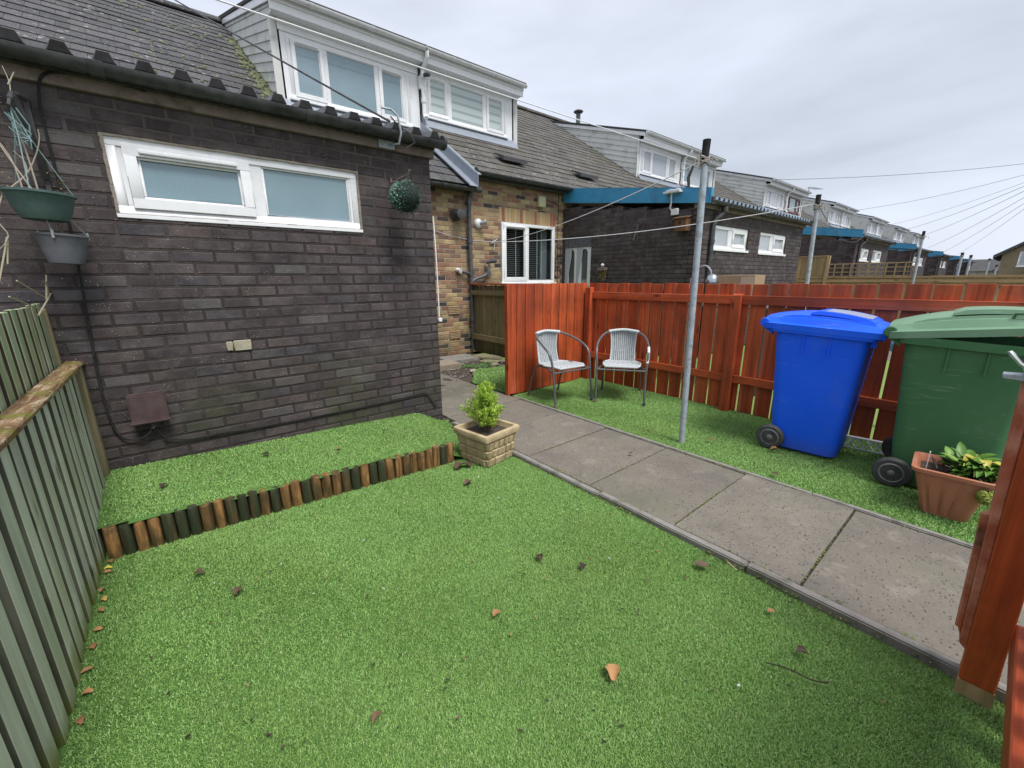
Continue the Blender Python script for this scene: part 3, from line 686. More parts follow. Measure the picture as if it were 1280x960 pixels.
    for (a,b,c,d) in wins:
        w=b-a;h=d-c
        if kind=='A': li=[(.065,.63,1),(.76,w-.065,0)]; window(H,o,(x0+a+.004,3.456,c+.004),(1,0,0),(0,-1,0),w-.008,h-.008,[(.085,.69,1),(.775,w-.075,0)],M['upvc'],[M['pane_frost']],depth=.07,sill=True,sillw=.022,fw=.048,sillp=.014,sillx=.012)
        else:
            l=[(.07,.60,0),(.76,w-.10,1)]
            window(H,o,(x0+a+.004,3.47,c+.004),(1,0,0),(0,-1,0),w-.008,h-.008,l,M['upvc'],[M['pane_net']],depth=.07,sill=True,sillw=.04,fw=.05,vents=False)
        if kind=='A':
            mb=MB(o); rq=random.Random(9)
            for (p,q,r_,s_) in ((a-.004,b+.004,c-.004,c+.006),(a-.004,b+.004,d-.006,d+.003),(a-.006,a+.006,c,d),(b-.006,b+.005,c,d)):
                n=24
                for i in range(n):
                    if q-p>r_-s_ and q-p>.1: u0_,u1_=p+(q-p)*i/n,p+(q-p)*(i+1)/n; mb.box(x0+u0_,x0+u1_,3.4425+rq.uniform(0,.002),3.46,r_-rq.uniform(0,.003),s_+rq.uniform(0,.003))
                    else: v0_,v1_=r_+(s_-r_)*i/n,r_+(s_-r_)*(i+1)/n; mb.box(x0+p-rq.uniform(0,.004),x0+q+rq.uniform(0,.002),3.4425+rq.uniform(0,.002),3.46,v0_,v1_)
            mb.build('sealant',m_simple('old_sealant',(.26,.22,.17),.9,.2,var=.3,bump=.4,dirt=(.15,.13,.10),dirtamt=.8,dscale=12),H,smooth=0)
        mb=MB(o); mb.box(x0+a,x0+b,3.60,3.62,c,d); mb.build('reveal_back',M['room_dark'],H,smooth=0)
    if kind!='A':
        # glazed double door in the side wall
        mb=MB(o); X=x0+.03; ya,yb=5.71,6.44
        for (a,b,c,d) in ((ya,yb,2.13,2.20),(ya,ya+.05,0,2.13),(yb-.05,yb,0,2.13)): mb.box(X,X+.06,a,b,c,d)
        ym=(ya+yb)/2; mb.box(X-.01,X+.05,ym-.045,ym+.045,0.05,2.05)
        for (a,b) in ((ya+.05,ym-.045),(ym+.045,yb-.05)):
            for (c,d) in ((0.05,.75),(1.98,2.05)): mb.box(X,X+.045,a,b,c,d)
            mb.box(X,X+.045,a,a+.05,.75,1.98); mb.box(X,X+.045,b-.05,b,.75,1.98)
            # arched head
            n=10; r=(b-a-.1)/2; cy=(a+b)/2
            for i in range(n):
                t0,t1=math.pi*i/n,math.pi*(i+1)/n
                p=[(cy+r*math.cos(t0),1.86+r*math.sin(t0)),(cy+r*math.cos(t0),1.98),(cy+r*math.cos(t1),1.98),(cy+r*math.cos(t1),1.86+r*math.sin(t1))]
                if abs(p[0][0]-p[3][0])<1e-4: continue
                mb.loft([[(X,q[0],q[1]) for q in p],[(X+.04,q[0],q[1]) for q in p]],.5)
        d=mb.build('door',M['upvc'],H,smooth=0)
        for (a,b) in ((ya+.1,ym-.095),(ym+.095,yb-.1)):
            m2=MB(o); m2.box(X+.018,X+.024,a,b,.75,1.98); m2.build('pane',M['pane_dark'],d,smooth=0)
        mb=MB(o); pts=[(X-.02+.006*math.sin(i*1.9),ya-.02+i*(yb-ya+.04)/24) for i in range(25)]
        mb.loft([[(p[0],p[1],z) for p in pts]+[(p[0]-.004,p[1],z) for p in reversed(pts)] for z in (1.98,2.2)]); mb.build('valance',M['curtain_dark'],H)
        m2=MB(o)
        for (y0_,dirn) in ((yb-.04,-1),(ym+.02,-1)):
            rings=[]
            for z,wd in ((2.0,.16),(1.8,.15),(1.6,.11),(1.4,.07),(.9,.05)):
                wd*=1.
                rings.append([(X-.012+.006*math.sin(i*2.1),y0_+dirn*wd*i/10,z) for i in range(11)]+[(X-.016+.006*math.sin(i*2.1),y0_+dirn*wd*i/10,z) for i in reversed(range(11))])
            m2.loft(rings)
        m2.build('curtain',M['curtain'],H)
    return H
oa=outhouse(0,'nearest dark brick outhouse with a wide white window and black gutter, beside the lawn',0,'A')
ob=outhouse(1,'dark brick outhouse with long blue fascia and glazed double door, behind the red fence',0.02)
oc=outhouse(2,'dark brick outhouse with blue fascia rising just behind the pale trellis',0.02)
for j,l in ((3,'small distant outhouse with blue fascia just left of the thin clothes pole beyond the trellis'),(4,'very distant blue-edged outhouse just right of the thin clothes pole beyond the trellis'),(5,'tiny blue-edged outhouse left of the pair of far poles'),(6,'farthest blue-edged outhouse, behind the pair of far poles')):
    c=copy_tree(oc); c.location=(-2.8+9.58*j,3.45,0); c['label']=l
# wall A extras: rendered patch brick, junction box, cables
mb=MB(oa.location); mb.box(.305,.41,3.436,3.447,.882,.955); mb.box(.262,.30,3.438,3.447,.886,.951); mb.build('patch_brick',m_simple('cream_patch',(.42,.38,.26),.9,.2,var=.35,bump=.5,dirt=(.16,.12,.08),dirtamt=.8,dscale=30),oa,bevel=.006)
jb=thing('junction_box',(-.21,3.44,.58),'maroon plastic cable box low on the dark brick wall','box')
mb=MB(); mb.box(-.092,.092,-.055,0,-.085,.098); mb.box(-.10,.10,-.07,-.02,-.098,-.075); mb.build('cover',M['brown_plastic'],jb,bevel=.010,seg=2)
mb=MB(); mb.tube([(.0,-.03,-.09),(.0,-.035,-.14)],.012,8); mb.tube([(.016,-.03,-.09),(.014,-.03,-.13)],.01,8); mb.build('cable_gland',M['black_plastic'],jb)
def wiring(name,pts,r,label,cat='cable',mat='matt_black',sub=6):
    # catmull smooth
    P=[Vector(p) for p in pts]; out=[]
    for i in range(len(P)-1):
        p0=P[max(i-1,0)];p1=P[i];p2=P[i+1];p3=P[min(i+2,len(P)-1)]
        for k in range(sub):
            t=k/sub; out.append(.5*((2*p1)+(-p0+p2)*t+(2*p0-5*p1+4*p2-p3)*t*t+(-p0+3*p1-3*p2+p3)*t**3))
    out.append(P[-1]); mb=MB(P[0]); mb.tube(out,r,6); o=mb.build(name,M[mat],None); return tag(o,label,cat)
wiring('cable',[(.1,3.395,2.415),(-.05,3.40,2.43),(-.22,3.40,2.425),(-.31,3.41,2.39),(-.345,3.43,2.28),(-.352,3.432,2.1),(-.352,3.432,1.8),(-.36,3.432,1.46),(-.392,3.432,.96),(-.402,3.432,.62),(-.375,3.43,.43),(-.30,3.42,.385),(-.235,3.41,.41),(-.21,3.41,.48)],.0065,'black cable hanging down the dark wall from the gutter to the maroon box')
wiring('cable',[(-.20,3.41,.48),(-.17,3.42,.37),(-.06,3.435,.315),(.06,3.435,.312),(.45,3.435,.30),(.797,3.435,.295),(1.3,3.435,.302),(1.68,3.435,.312),(1.76,3.435,.305),(1.80,3.435,.24),(1.855,3.435,.14)],.005,'thin black cable running along the foot of the dark wall')
wiring('cable',[(1.935,3.44,1.9),(1.938,3.43,1.6),(1.94,3.43,1.3),(1.94,3.43,1.02)],.006,'thin white cable down the right corner of the dark wall','cable','upvc')
mb=MB((1.94,3.43,1.0)); mb.box(1.925,1.96,3.41,3.44,.975,1.01); tag(mb.build('cable_clip',M['upvc'],None,bevel=.003),'small white clip at the lower end of the white corner cable','clip')
# B side wall extras
bh=thing('bird_box',(6.76,3.72,2.09),'wooden bird box mounted under the blue fascia','bird box')
mb=MB(); mb.box(-.16,0,-.10,.10,0,.20); mb.build('box',m_wood('bird_box_wood',(.22,.10,.05),(.18,.08,.04),'z',.5,dirt=(.10,.10,.03),damt=.5),bh,bevel=.003)
mb=MB(); mb.hexa([(-.19,-.12,.19),(0,-.12,.23),(0,.12,.23),(-.19,.12,.19),(-.19,-.12,.205),(0,-.12,.245),(0,.12,.245),(-.19,.12,.205)]); mb.build('lid',m_wood('bird_box_lid',(.16,.08,.045),(.16,.08,.04),'y',.5),bh)
mb=MB(); mb.lathe([(.018,0),(.018,.004)],(-.162,0,.13),12,Matrix.Rotation(R(-90),3,'Y')); mb.build('entrance_hole',M['room_dark'],bh)
br=thing('wall_bracket',(6.75,3.90,2.36),'white clothes-line bracket with a coiled line and grey socket box above the bird box','bracket')
mb=MB(); mb.box(-.05,0,-.06,.06,-.0,.10); mb.build('socket_box',M['upvc_old'],br,bevel=.006)
mb=MB(); mb.tube([(-.02,.05,.06),(-.03,.09,.12),(-.04,.07,.2),(-.06,.07,.34)],.014,8); mb.build('arm',M['upvc_old'],br)
mb=MB(); mb.box(-.13,-.02,-.10,.18,.34,.37); mb.tube([(-.05-.05*math.cos(t),.04+.12*math.sin(t),.385+.01*math.sin(5*t)) for t in [k*.5 for k in range(26)]],.008,5); mb.build('line_cleat',M['upvc_old'],br)
hb=thing('hanging_bracket',(6.75,4.5,2.0),'black triangular basket bracket, empty, on the dark side wall','bracket')
mb=MB(); mb.tube([(0,.10,.30),(-.01,.10,0)],.008,6); mb.tube([(-.01,.10,.0),(-.25,.02,.0)],.008,6); mb.tube([(-.005,.10,.28),(-.25,.02,.0)],.008,6); mb.build('arm',M['black_plastic'],hb)
wp=thing('wall_planter',(6.75,5.33,1.3),'small rust-red wall planter with yellow flowers beside the glazed door','planter')
mb=MB(); mb.box(-.10,0,-.09,.09,.20,.26); mb.box(-.012,0,-.05,.05,0,.21); mb.build('tray',M['rust'],wp,bevel=.004)
mb=MB(); rg=random.Random(4)
for i in range(70):
    c=Vector((-.06+rg.uniform(-.04,.04),rg.uniform(-.08,.08),rg.uniform(.05,.2))); a=rg.uniform(0,6.28); d=Vector((math.cos(a),math.sin(a),rg.uniform(-.5,.5)))*.022; e=d.cross(Vector((0,0,1))).normalized()*.014
    mb.poly([c-d,c-e,c+d,c+e],rg.random(),rg.choice([0,0,1]))
mb.build('flowers',[m_simple('yellow_petals',(.6,.5,.12),.7),m_simple('dark_leaf',(.05,.08,.03),.7)],wp)
mb=MB(); mb.lathe([(.004,-.03),(.03,-.015),(.035,.01),(.02,.03),(.003,.04)],(-.05,0,.30),12); mb.build('ornament',M['white_paint'],wp)
# aerial on a far roof
ae=thing('tv_aerial',(31.6,9.5,5.2),'thin television aerial standing on a far roof','aerial')
mb=MB(); mb.tube([(0,0,0),(0,0,1.5)],.025,6); mb.build('mast',M['galv'],ae)
mb=MB(); mb.tube([(-.1,0,1.45),(1.3,-.3,1.45)],.02,5); mb.tube([(-.1,0,1.0),(1.2,-.3,1.0)],.015,5)
for i in range(6): mb.tube([(.1+i*.2,-.25-.04*i,1.45),(.1+i*.2,.2-.04*i,1.45)],.01,4)
mb.build('aerial_array',M['galv'],ae)
# stone house at right edge, far
sh=thing('stone_house',(45,-4,0),'pale stone house with a dark sloping verge at the right edge of the picture','house')
mb=MB(sh.location); mb.cur=0
gp=[(1.3,0),(-9.3,0),(-9.3,2.7),(-4,6.3),(1.3,2.7)]
mb.loft([[(45,p[0],p[1]) for p in gp],[(55,p[0],p[1]) for p in gp]]); mb.build('wall',m_brick('rubble_stone',[(0,(.30,.24,.15)),(1,(.40,.32,.2))],blotch=.5),sh,smooth=0)
mb=MB(sh.location)
for s_ in ((1.7,2.45,-4,6.42),(-9.7,2.45,-4,6.42)):
    a,za,b,zb=s_; q=[(a,za),(b,zb),(b,zb+.22),(a,za+.22)]; mb.loft([[(44.7,p[0],p[1]) for p in q],[(55.2,p[0],p[1]) for p in q]],.5)
mb.build('roof',M['tile_grey'],sh,smooth=0)
window(sh,Vector(sh.location),(44.96,.55,1.9),(0,-1,0),(-1,0,0),1.2,.95,[(.08,.55,0),(.65,1.12,0)],M['upvc'],[M['pane_net']],sill=True,sillw=.06)
mb=MB(sh.location); mb.hexa([(42.9,.2,1.2),(45,.2,1.2),(45,-3,1.2),(42.9,-3,1.2),(43.0,.0,1.35),(45,.0,1.75),(45,-2.8,1.75),(43.0,-2.8,1.35)]); mb.build('porch_roof',M['tile_grey'],sh,smooth=0)
for i,(x,ya,yb,zr,l) in enumerate(((72,1.5,6.0,3.05,'distant low terrace with grey slate roof closing the view, left half'),(68,-1.6,1.9,3.0,'distant low terrace with darker roof beside the stone house'))):
    t_=thing('distant_house',(x,(ya+yb)/2,0),l,'house')
    mb=MB(t_.location); mb.box(x-3,x+3,ya,yb,0,1.9); mb.build('wall',M['brick_buff'] if i else M['cladding'],t_,smooth=0)
    mb=MB(t_.location); mb.loft([[(x-3.3,y,1.75),(x+3.3,y,1.75),(x,y,zr)] for y in (ya-.1,yb+.1)]); mb.build('roof',M['tile_grey'],t_,smooth=0)
    window(t_,Vector(t_.location),(x-3.05,yb-.8,1.1),(0,-1,0),(-1,0,0),.9,.6,[(.08,.4,0),(.5,.82,0)],M['upvc'],[M['pane_dark']],sill=False)
# ------------------------------------------------------------------ ground, path, kerbs
def struct(o): o['kind']='structure'; return o
LZ=-.034
mb=MB(); mb.poly([(-400,-400,-.09),(400,-400,-.09),(400,400,-.09),(-400,400,-.09)],.5); struct(mb.build('ground',M['ground'],None,smooth=0))
rg=random.Random(11)
mb=MB()
ys=[.39+.6165*k for k in range(-4,9)]
for i in range(len(ys)-1):
    a,b=ys[i]+.005,ys[i+1]-.005; t=rg.uniform(-.003,.003)
    mb.hexa([(2.003,a,-.05),(2.97,a,-.05),(2.97,b,-.05),(2.003,b,-.05),(2.003,a,t),(2.97,a,t+rg.uniform(-.003,.003)),(2.97,b,t+rg.uniform(-.003,.003)),(2.003,b,t)],rg.random())
struct(mb.build('path',M['slab'],None,bevel=.004,smooth=0))
mb=MB(); mb.poly([(1.95,-2.1,-.02),(3.015,-2.1,-.02),(3.015,5.4,-.02),(1.95,5.4,-.02)],.5); struct(mb.build('path_bed',M['soil'],None,smooth=0))
mb=MB(); y=-2.1
while y<2.75:
    b=min(y+.895,3.4); h=.004+rg.uniform(-.004,.004); j=rg.uniform(-.004,.004)
    mb.hexa([(1.945+j,y,-.08),(1.994+j,y,-.08),(1.994+j,b,-.08),(1.945+j,b,-.08),(1.945+j,y,h),(1.994+j,y,h),(1.994+j,b,h+.003),(1.945+j,b,h+.003)],rg.random()); y=b+.006
y=-2.1
while y<3.6:
    b=min(y+.90,3.62); j=rg.uniform(-.003,.003)
    mb.box(2.978+j,3.018+j,y,b,-.08,.008+rg.uniform(-.003,.003),rg.random()); y=b+.005
struct(mb.build('kerb',M['kerb'],None,bevel=.006,smooth=0,seg=2))
def sheet_obj(name,xs,ys,zf,mat,inside=None):
    mb=MB(); idx={}
    for i,x in enumerate(xs):
        for j,y in enumerate(ys): idx[i,j]=len(mb.v); mb.v.append((x,y,zf(x,y)))
    f=[]
    for i in range(len(xs)-1):
        for j in range(len(ys)-1):
            cx,cy=(xs[i]+xs[i+1])/2,(ys[j]+ys[j+1])/2
            if inside and not inside(cx,cy): continue
            f.append((idx[i,j],idx[i+1,j],idx[i+1,j+1],idx[i,j+1]))
    mb.fs(f,.5); return struct(mb.build(name,mat,None,smooth=60))
def lin(a,b,n): return [a+(b-a)*i/n for i in range(n+1)]
def z_lawn(x,y): return LZ+.006*math.sin(2.3*x+.7)*math.cos(1.9*y)
def z_right(x,y): return -.008+.008*math.sin(2.1*x)*math.cos(1.6*y+1)+.03*max(0,(x-3.9)/.4)**2
def logy(x): return 2.76-.075*(x+.47)          # line of the log edging
def bed_edge(y): return 1.60+(y-2.6)*.36         # right edge of the raised bed
def z_bed(x,y):
    t=(x+.47)/2.35; s=(y-2.7)/.75
    z=(.135*(1-s)+.205*s)*(1-t)+(.115*(1-s)+.12*s)*t
    z+=.006*math.sin(5*x)*math.cos(6*y)
    d=bed_edge(y)-x
    if d<.28:
        q=max(0,min(1,(.28-d)/.34)); z=z*(1-q*q*(3-2*q))-.02*q
    return z
sheet_obj('lawn',lin(-.62,1.95,40),lin(-.6,2.85,50),z_lawn,M['turf_base'])
sheet_obj('raised_lawn',lin(-.5,2.0,50),lin(2.55,3.46,26),z_bed,M['turf_base'],lambda x,y: y>logy(x)-.01 and x<bed_edge(y)+.09)
sheet_obj('side_lawn',lin(3.018,4.32,30),lin(-.9,3.68,60),z_right,M['turf_base'])
def z_back(x,y): return .004+.012*math.sin(3*x)*math.sin(2.2*y)
def in_back(x,y): return x>3.0+max(0,(y-4.5))*.75 and y<5.25-.30*(x-3.0)
sheet_obj('back_lawn',lin(2.99,4.30,26),lin(3.70,5.3,30),z_back,M['turf_base'],in_back)
sheet_obj('soil_bed',lin(1.9,4.34,24),lin(4.6,6.49,20),lambda x,y:-.012+.02*math.sin(7*x)*math.cos(9*y)+.012*math.sin(23*x+9*y),M['soil'])
sheet_obj('neighbour_lawn',lin(4.36,9.2,8),lin(-2,6.4,8),lambda x,y:-.03,m_simple('yellow_green_grass',(.16,.25,.04),.9,.2,var=.15,nscale=30,bump=.8))  # yellow-green is the grass's own colour
# ------------------------------------------------------------------ turf blades (one object per lawn)
def turf(name,x0,x1,y0,y1,zf,inside,dens,ln,wd,seed,label,lean=.9):
    g=np.random.default_rng(seed); n=int((x1-x0)*(y1-y0)*dens)
    x=g.uniform(x0,x1,n); y=g.uniform(y0,y1,n)
    ok=np.fromiter((inside(a,b) for a,b in zip(x,y)),bool,n); x=x[ok];y=y[ok];n=len(x)
    z=np.fromiter((zf(a,b) for a,b in zip(x,y)),float,n)
    # swirl direction field
    ph=.6*np.sin(1.7*x+.6*np.sin(3*y))+1.0*np.cos(2.1*y+x)+.8*np.sin(7*x+5*y)
    th=ph+g.normal(0,1.7,n); L=ln*g.uniform(.6,1.25,n); W=wd*g.uniform(.7,1.3,n)
    le=lean*g.uniform(.35,1.25,n)
    dx,dy=np.cos(th),np.sin(th); sx,sy=-dy,dx
    sa=g.uniform(0,6.283,n); 
    sx=np.cos(sa);sy=np.sin(sa)
    h1=L*.55*np.cos(le*.5); o1=L*.55*np.sin(le*.5)
    h2=h1+L*.45*np.cos(le*1.3); o2=o1+L*.45*np.sin(le*1.3)
    V=np.empty((n,5,3))
    V[:,0]=np.stack([x-sx*W/2,y-sy*W/2,z-.002],1);V[:,1]=np.stack([x+sx*W/2,y+sy*W/2,z-.002],1)
    V[:,2]=np.stack([x+dx*o1+sx*W*.42,y+dy*o1+sy*W*.42,z+h1],1);V[:,3]=np.stack([x+dx*o1-sx*W*.42,y+dy*o1-sy*W*.42,z+h1],1)
    V[:,4]=np.stack([x+dx*o2,y+dy*o2,z+h2],1)
    me=bpy.data.meshes.new(name); me.vertices.add(n*5); me.vertices.foreach_set('co',V.reshape(-1))
    b=(np.arange(n)*5)[:,None]
    q=(b+np.array([0,1,2,3])[None]); t=(b+np.array([3,2,4])[None])
    li=np.concatenate([q,t],1).reshape(-1)
    me.loops.add(len(li)); me.loops.foreach_set('vertex_index',li.astype(np.int32))
    me.polygons.add(2*n); st=np.empty((n,2),np.int32); st[:,0]=np.arange(n)*7; st[:,1]=np.arange(n)*7+4
    me.polygons.foreach_set('loop_start',st.reshape(-1))
    a=me.attributes.new('rnd','FLOAT','FACE'); r=np.clip(g.normal(.5,.2,n)+.06*np.sin(1.3*x)*np.cos(1.1*y),0,1); r[g.random(n)<.012]=1.0
    a.data.foreach_set('value',np.repeat(r,2).astype(np.float32))
    me.update(calc_edges=True); me.validate()
    me.materials.append(M['blade'])
    o=bpy.data.objects.new(name,me); COL.objects.link(o); return tag(o,label,'turf',kind='stuff')
inl=lambda x,y: y<logy(x)-.03 and x<1.95 and x>-.47
def fr(f,x0,x1,y0,y1): return f
turf('turf_pile',-.47,1.95,-.25,1.45,z_lawn,inl,105000,.0135,.0023,1,'near half of the short bright green artificial turf of the lawn',1.1)
turf('turf_pile',-.47,1.95,1.45,2.8,z_lawn,inl,70000,.0135,.0028,2,'far half of the bright green artificial turf of the lawn, up to the log edging',1.1)
turf('turf_pile',-.47,2.1,2.5,3.45,z_bed,lambda x,y: y>logy(x)+.015 and x<bed_edge(y)+.07 and x<2.0,40000,.012,.0038,3,'green artificial turf on the raised bed between log edging and dark wall',1.1)
turf('turf_pile',3.02,4.30,-.7,3.66,z_right,lambda x,y: True,36000,.015,.0036,4,'artificial turf strip under the bins and chairs beside the red fence',1.1)
turf('turf_pile',2.99,4.30,3.70,5.3,z_back,in_back,15000,.022,.006,5,'small patch of artificial turf behind the short red fence',1.1)
# ------------------------------------------------------------------ log edging
LE=thing('log_edging',(-.47,2.76,LZ),'row of short stained upright half logs holding the raised bed','edging')
x=-.455; i=0
pat=[.78,.05,.9,.62,.3,.1,.05,.55,.85,.3,.05,.2,.75,.1,.9,.8,.3,.7,.85,.5,.2,.1,.75,.05,.15,.8,.85,.5,.8,.75,.7]
while x<1.52:
    w=.0555+rg.uniform(-.004,.005); yy=logy(x)-.012+rg.uniform(-.004,.004); top=.135-(x+.47)*.008+rg.uniform(-.007,.007)
    mb=MB(LE.location); rv=min(1,max(0,pat[i%len(pat)]+rg.uniform(-.08,.08)))
    rings=[]
    for z,k in ((LZ-.02,1),(LZ+.01,1.02),(top-.010,1),(top,.88)):
        rings.append([(x+w/2+math.cos(t)*w/2*k*.97,yy+.010+math.sin(t)*w/2*k,z+(.004*math.sin(t+i) if z>0 else 0)) for t in [2*math.pi*q/14 for q in range(14)]])
    mb.loft(rings,rv); mb.build('log',M['log'],LE); x+=w+.002; i+=1
# ------------------------------------------------------------------ red fences
def boards(mb,p0,dirv,nrm,L,z0,z1,w,gap,th,rng,jz=.012,first=0,gapj=.006,skip=None,nails=()):
    p0=Vector(p0);d=Vector(dirv);n=Vector(nrm);u=first
    while u<L-.02:
        a=u;b=min(u+w+rng.uniform(-gapj,gapj*.3),L); zt=z1+rng.uniform(-jz,jz)*.5; o=rng.uniform(-.003,.003)
        tl=rng.uniform(-.003,.003)
        P=lambda q,e,z,s=0: p0+d*(q+s)+n*(e+o)+Vector((0,0,z))
        mb.hexa([P(a,0,z0+rng.uniform(-jz,jz)),P(b,0,z0),P(b,th,z0),P(a,th,z0),P(a,0,zt,tl),P(b,0,zt,tl),P(b,th,zt,tl),P(a,th,zt,tl)],rng.random())
        for nz in nails:
            for s_ in (.25,.75):
                c_=a+(b-a)*s_+rng.uniform(-.008,.008); zz=nz+rng.uniform(-.01,.01)
                mb.hexa([P(c_-.003,-.0015,zz-.003),P(c_+.003,-.0015,zz-.003),P(c_+.003,.002,zz-.003),P(c_-.003,.002,zz-.003),P(c_-.003,-.0015,zz+.003),P(c_+.003,-.0015,zz+.003),P(c_+.003,.002,zz+.003),P(c_-.003,.002,zz+.003)],.5,1)
        u+=w+gap
F1=thing('red_fence',(4.33,3.66,0),'long red-stained board fence behind the bins and chairs','fence')
rb=random.Random(21)
mb=MB(F1.location); boards(mb,(4.33,3.64,0),(0,-1,0),(1,0,0),5.6,.012,1.295,.140,.014,.016,rb); mb.build('boards',M['red_z'],F1,bevel=.002,smooth=0)
for (z0,z1) in ((1.10,1.185),(.315,.395)):
    mb=MB(F1.location)
    for (a,b) in ((3.58,1.80),(1.70,-1.5)): mb.box(4.288,4.329,b,a,z0,z1,rb.random())
    mb.build('rail',M['red_y'],F1,bevel=.003,smooth=0)
for y in (3.60,1.745,-.55):
    mb=MB(F1.location); mb.hexa([(4.245,y-.045,-.05),(4.33,y-.045,-.05),(4.33,y+.045,-.05),(4.245,y+.045,-.05),(4.25,y-.042,1.19 if y<3 else 1.24),(4.33,y-.042,1.20 if y<3 else 1.24),(4.33,y+.042,1.20 if y<3 else 1.24),(4.25,y+.042,1.19 if y<3 else 1.24)],rb.random()); mb.build('post',M['red_z'],F1,bevel=.004,smooth=0)
F2=thing('red_fence',(2.95,3.66,0),'short red-stained panel of close upright boards behind the left chair','fence')
mb=MB(F2.location); boards(mb,(2.95,3.675,0),(1,0,0),(0,1,0),1.372,.01,1.30,.136,.006,.018,rb,jz=.008,nails=(.32,1.14)); mb.build('boards',[M['red_z'],M['rust']],F2,bevel=.002,smooth=0)
mb=MB(F2.location); mb.box(2.945,2.968,3.66,3.72,.0,1.29,.3); mb.build('end_batten',M['red_z'],F2,bevel=.003,smooth=0)
for z in (.28,1.1):
    mb=MB(F2.location); mb.box(2.97,4.25,3.696,3.735,z,z+.085,.5); mb.build('rail',M['red_x'],F2,bevel=.003,smooth=0)
F3=thing('timber_fence',(4.36,5.1,0),'old mossy unpainted board fence beside the downpipe of the yellow brick wall','fence')
mb=MB(F3.location); boards(mb,(4.36,6.42,0),(0,-1,0),(1,0,0),2.75,.03,1.25,.098,.008,.016,rb); mb.build('boards',M['old_z'],F3,bevel=.002,smooth=0)
for (z0,z1) in ((1.08,1.16),(.27,.37)):
    mb=MB(F3.location); mb.box(4.305,4.358,3.74,6.44,z0,z1,.4); mb.build('rail',M['old_y'],F3,bevel=.003,smooth=0)
mb=MB(F3.location); mb.box(4.29,4.37,3.74,6.45,1.262,1.285,.4); mb.build('cap_rail',M['red_y'],F3,bevel=.003,smooth=0)
# ------------------------------------------------------------------ left fence
F4=thing('timber_fence',(-.49,1.5,0),'pale green weathered board fence along the left side with a mossy capping rail','fence')
mb=MB(F4.location); y=-1.6
while y<3.36:
    w=.074+rb.uniform(-.004,.004); o=rb.uniform(-.004,.004); lz=rb.uniform(-.01,.01)
    x0_,x1_=-.499+o,-.472+o; r_=rb.random(); k=len(mb.f); mb.box(x0_,x1_,y,y+w,LZ-.01+lz,.885,r_); mb.mi[k+2]=1; y+=.124  # one edge face of each board takes the darker grey
mb.build('front_boards',[M['green_z'],M['grey_edge']],F4,bevel=.0015,smooth=0)
mb=MB(F4.location); y=-1.538
while y<3.38:
    w=.076+rb.uniform(-.004,.004); zt=1.245+rb.uniform(-.006,.008); tl=rb.uniform(-.004,.004)
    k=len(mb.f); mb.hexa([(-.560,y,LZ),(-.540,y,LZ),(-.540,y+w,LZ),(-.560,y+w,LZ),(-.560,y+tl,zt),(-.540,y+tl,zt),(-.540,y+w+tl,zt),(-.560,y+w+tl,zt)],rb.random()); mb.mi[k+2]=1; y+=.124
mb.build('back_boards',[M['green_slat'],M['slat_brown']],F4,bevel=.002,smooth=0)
mb=MB(F4.location); mb.box(-.539,-.498,-1.6,3.42,.79,.872,.4); mb.box(-.539,-.498,-1.6,3.42,.15,.23,.4); mb.box(-.60,-.562,-1.6,3.42,1.13,1.22,.4); mb.build('rail',M['slat_brown'],F4,bevel=.002,smooth=0)
mb=MB(F4.location)
for (a,b) in ((-1.6,1.15),(1.155,3.46)):
    n=14; rings=[]
    for i in range(n+1):
        y=a+(b-a)*i/n; j=rb.uniform(-.004,.004); k=rb.uniform(-.003,.003)
        rings.append([(-.526+j,y,.890),(-.446+j*.6+k,y,.888),(-.445+j*.6,y,.902+k),(-.452+j*.6,y,.912),(-.518+k,y,.916+k),(-.527,y,.908)])
    mb.loft(rings,.5)
mb.build('cap_rail',M['cap_moss'],F4,smooth=30)
mb=MB(F4.location); mb.box(-.535,-.455,3.37,3.44,LZ,.88,.3); mb.box(-.60,-.53,3.40,3.44,LZ,1.22,.3); mb.build('post',M['old_z'],F4,bevel=.004,smooth=0)
# ------------------------------------------------------------------ front gate post and rail
F5=thing('gate_post_fence',(1.90,-.15,0),'red-stained gate post with batten and foreground rail at the right edge','fence')
ln=.03
mb=MB(F5.location)
mb.hexa([(1.88,-.193,.02),(1.975,-.193,.02),(1.975,-.11,.02),(1.88,-.11,.02),(1.88,-.165,1.16),(1.975,-.165,1.16),(1.975,-.077,1.16),(1.88,-.077,1.16)],.35)
mb.build('post',M['red_z'],F5,bevel=.004,smooth=0)
mb=MB(F5.location); mb.hexa([(1.878,-.196,-.06),(1.978,-.196,-.06),(1.978,-.108,-.06),(1.878,-.108,-.06),(1.8795,-.1935,.022),(1.9765,-.1935,.035),(1.976,-.1095,.03),(1.8795,-.1095,.018)],.3); mb.build('post_foot',M['pine_z'],F5,smooth=0)
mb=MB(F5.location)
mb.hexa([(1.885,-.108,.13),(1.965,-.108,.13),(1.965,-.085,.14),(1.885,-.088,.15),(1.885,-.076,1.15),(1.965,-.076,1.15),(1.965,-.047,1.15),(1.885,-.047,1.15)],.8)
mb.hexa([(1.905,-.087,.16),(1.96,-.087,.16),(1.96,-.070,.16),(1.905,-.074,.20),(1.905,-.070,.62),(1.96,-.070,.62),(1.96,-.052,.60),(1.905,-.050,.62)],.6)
mb.build('batten',m_wood('weathered_lit_red',(.66,.20,.11),(.56,.15,.08),'z',.5,dirt=(.75,.42,.30),damt=.5,dscale=9),F5,bevel=.003,smooth=0)  # paler pinkish red puts the face's highlight into the batten's colour
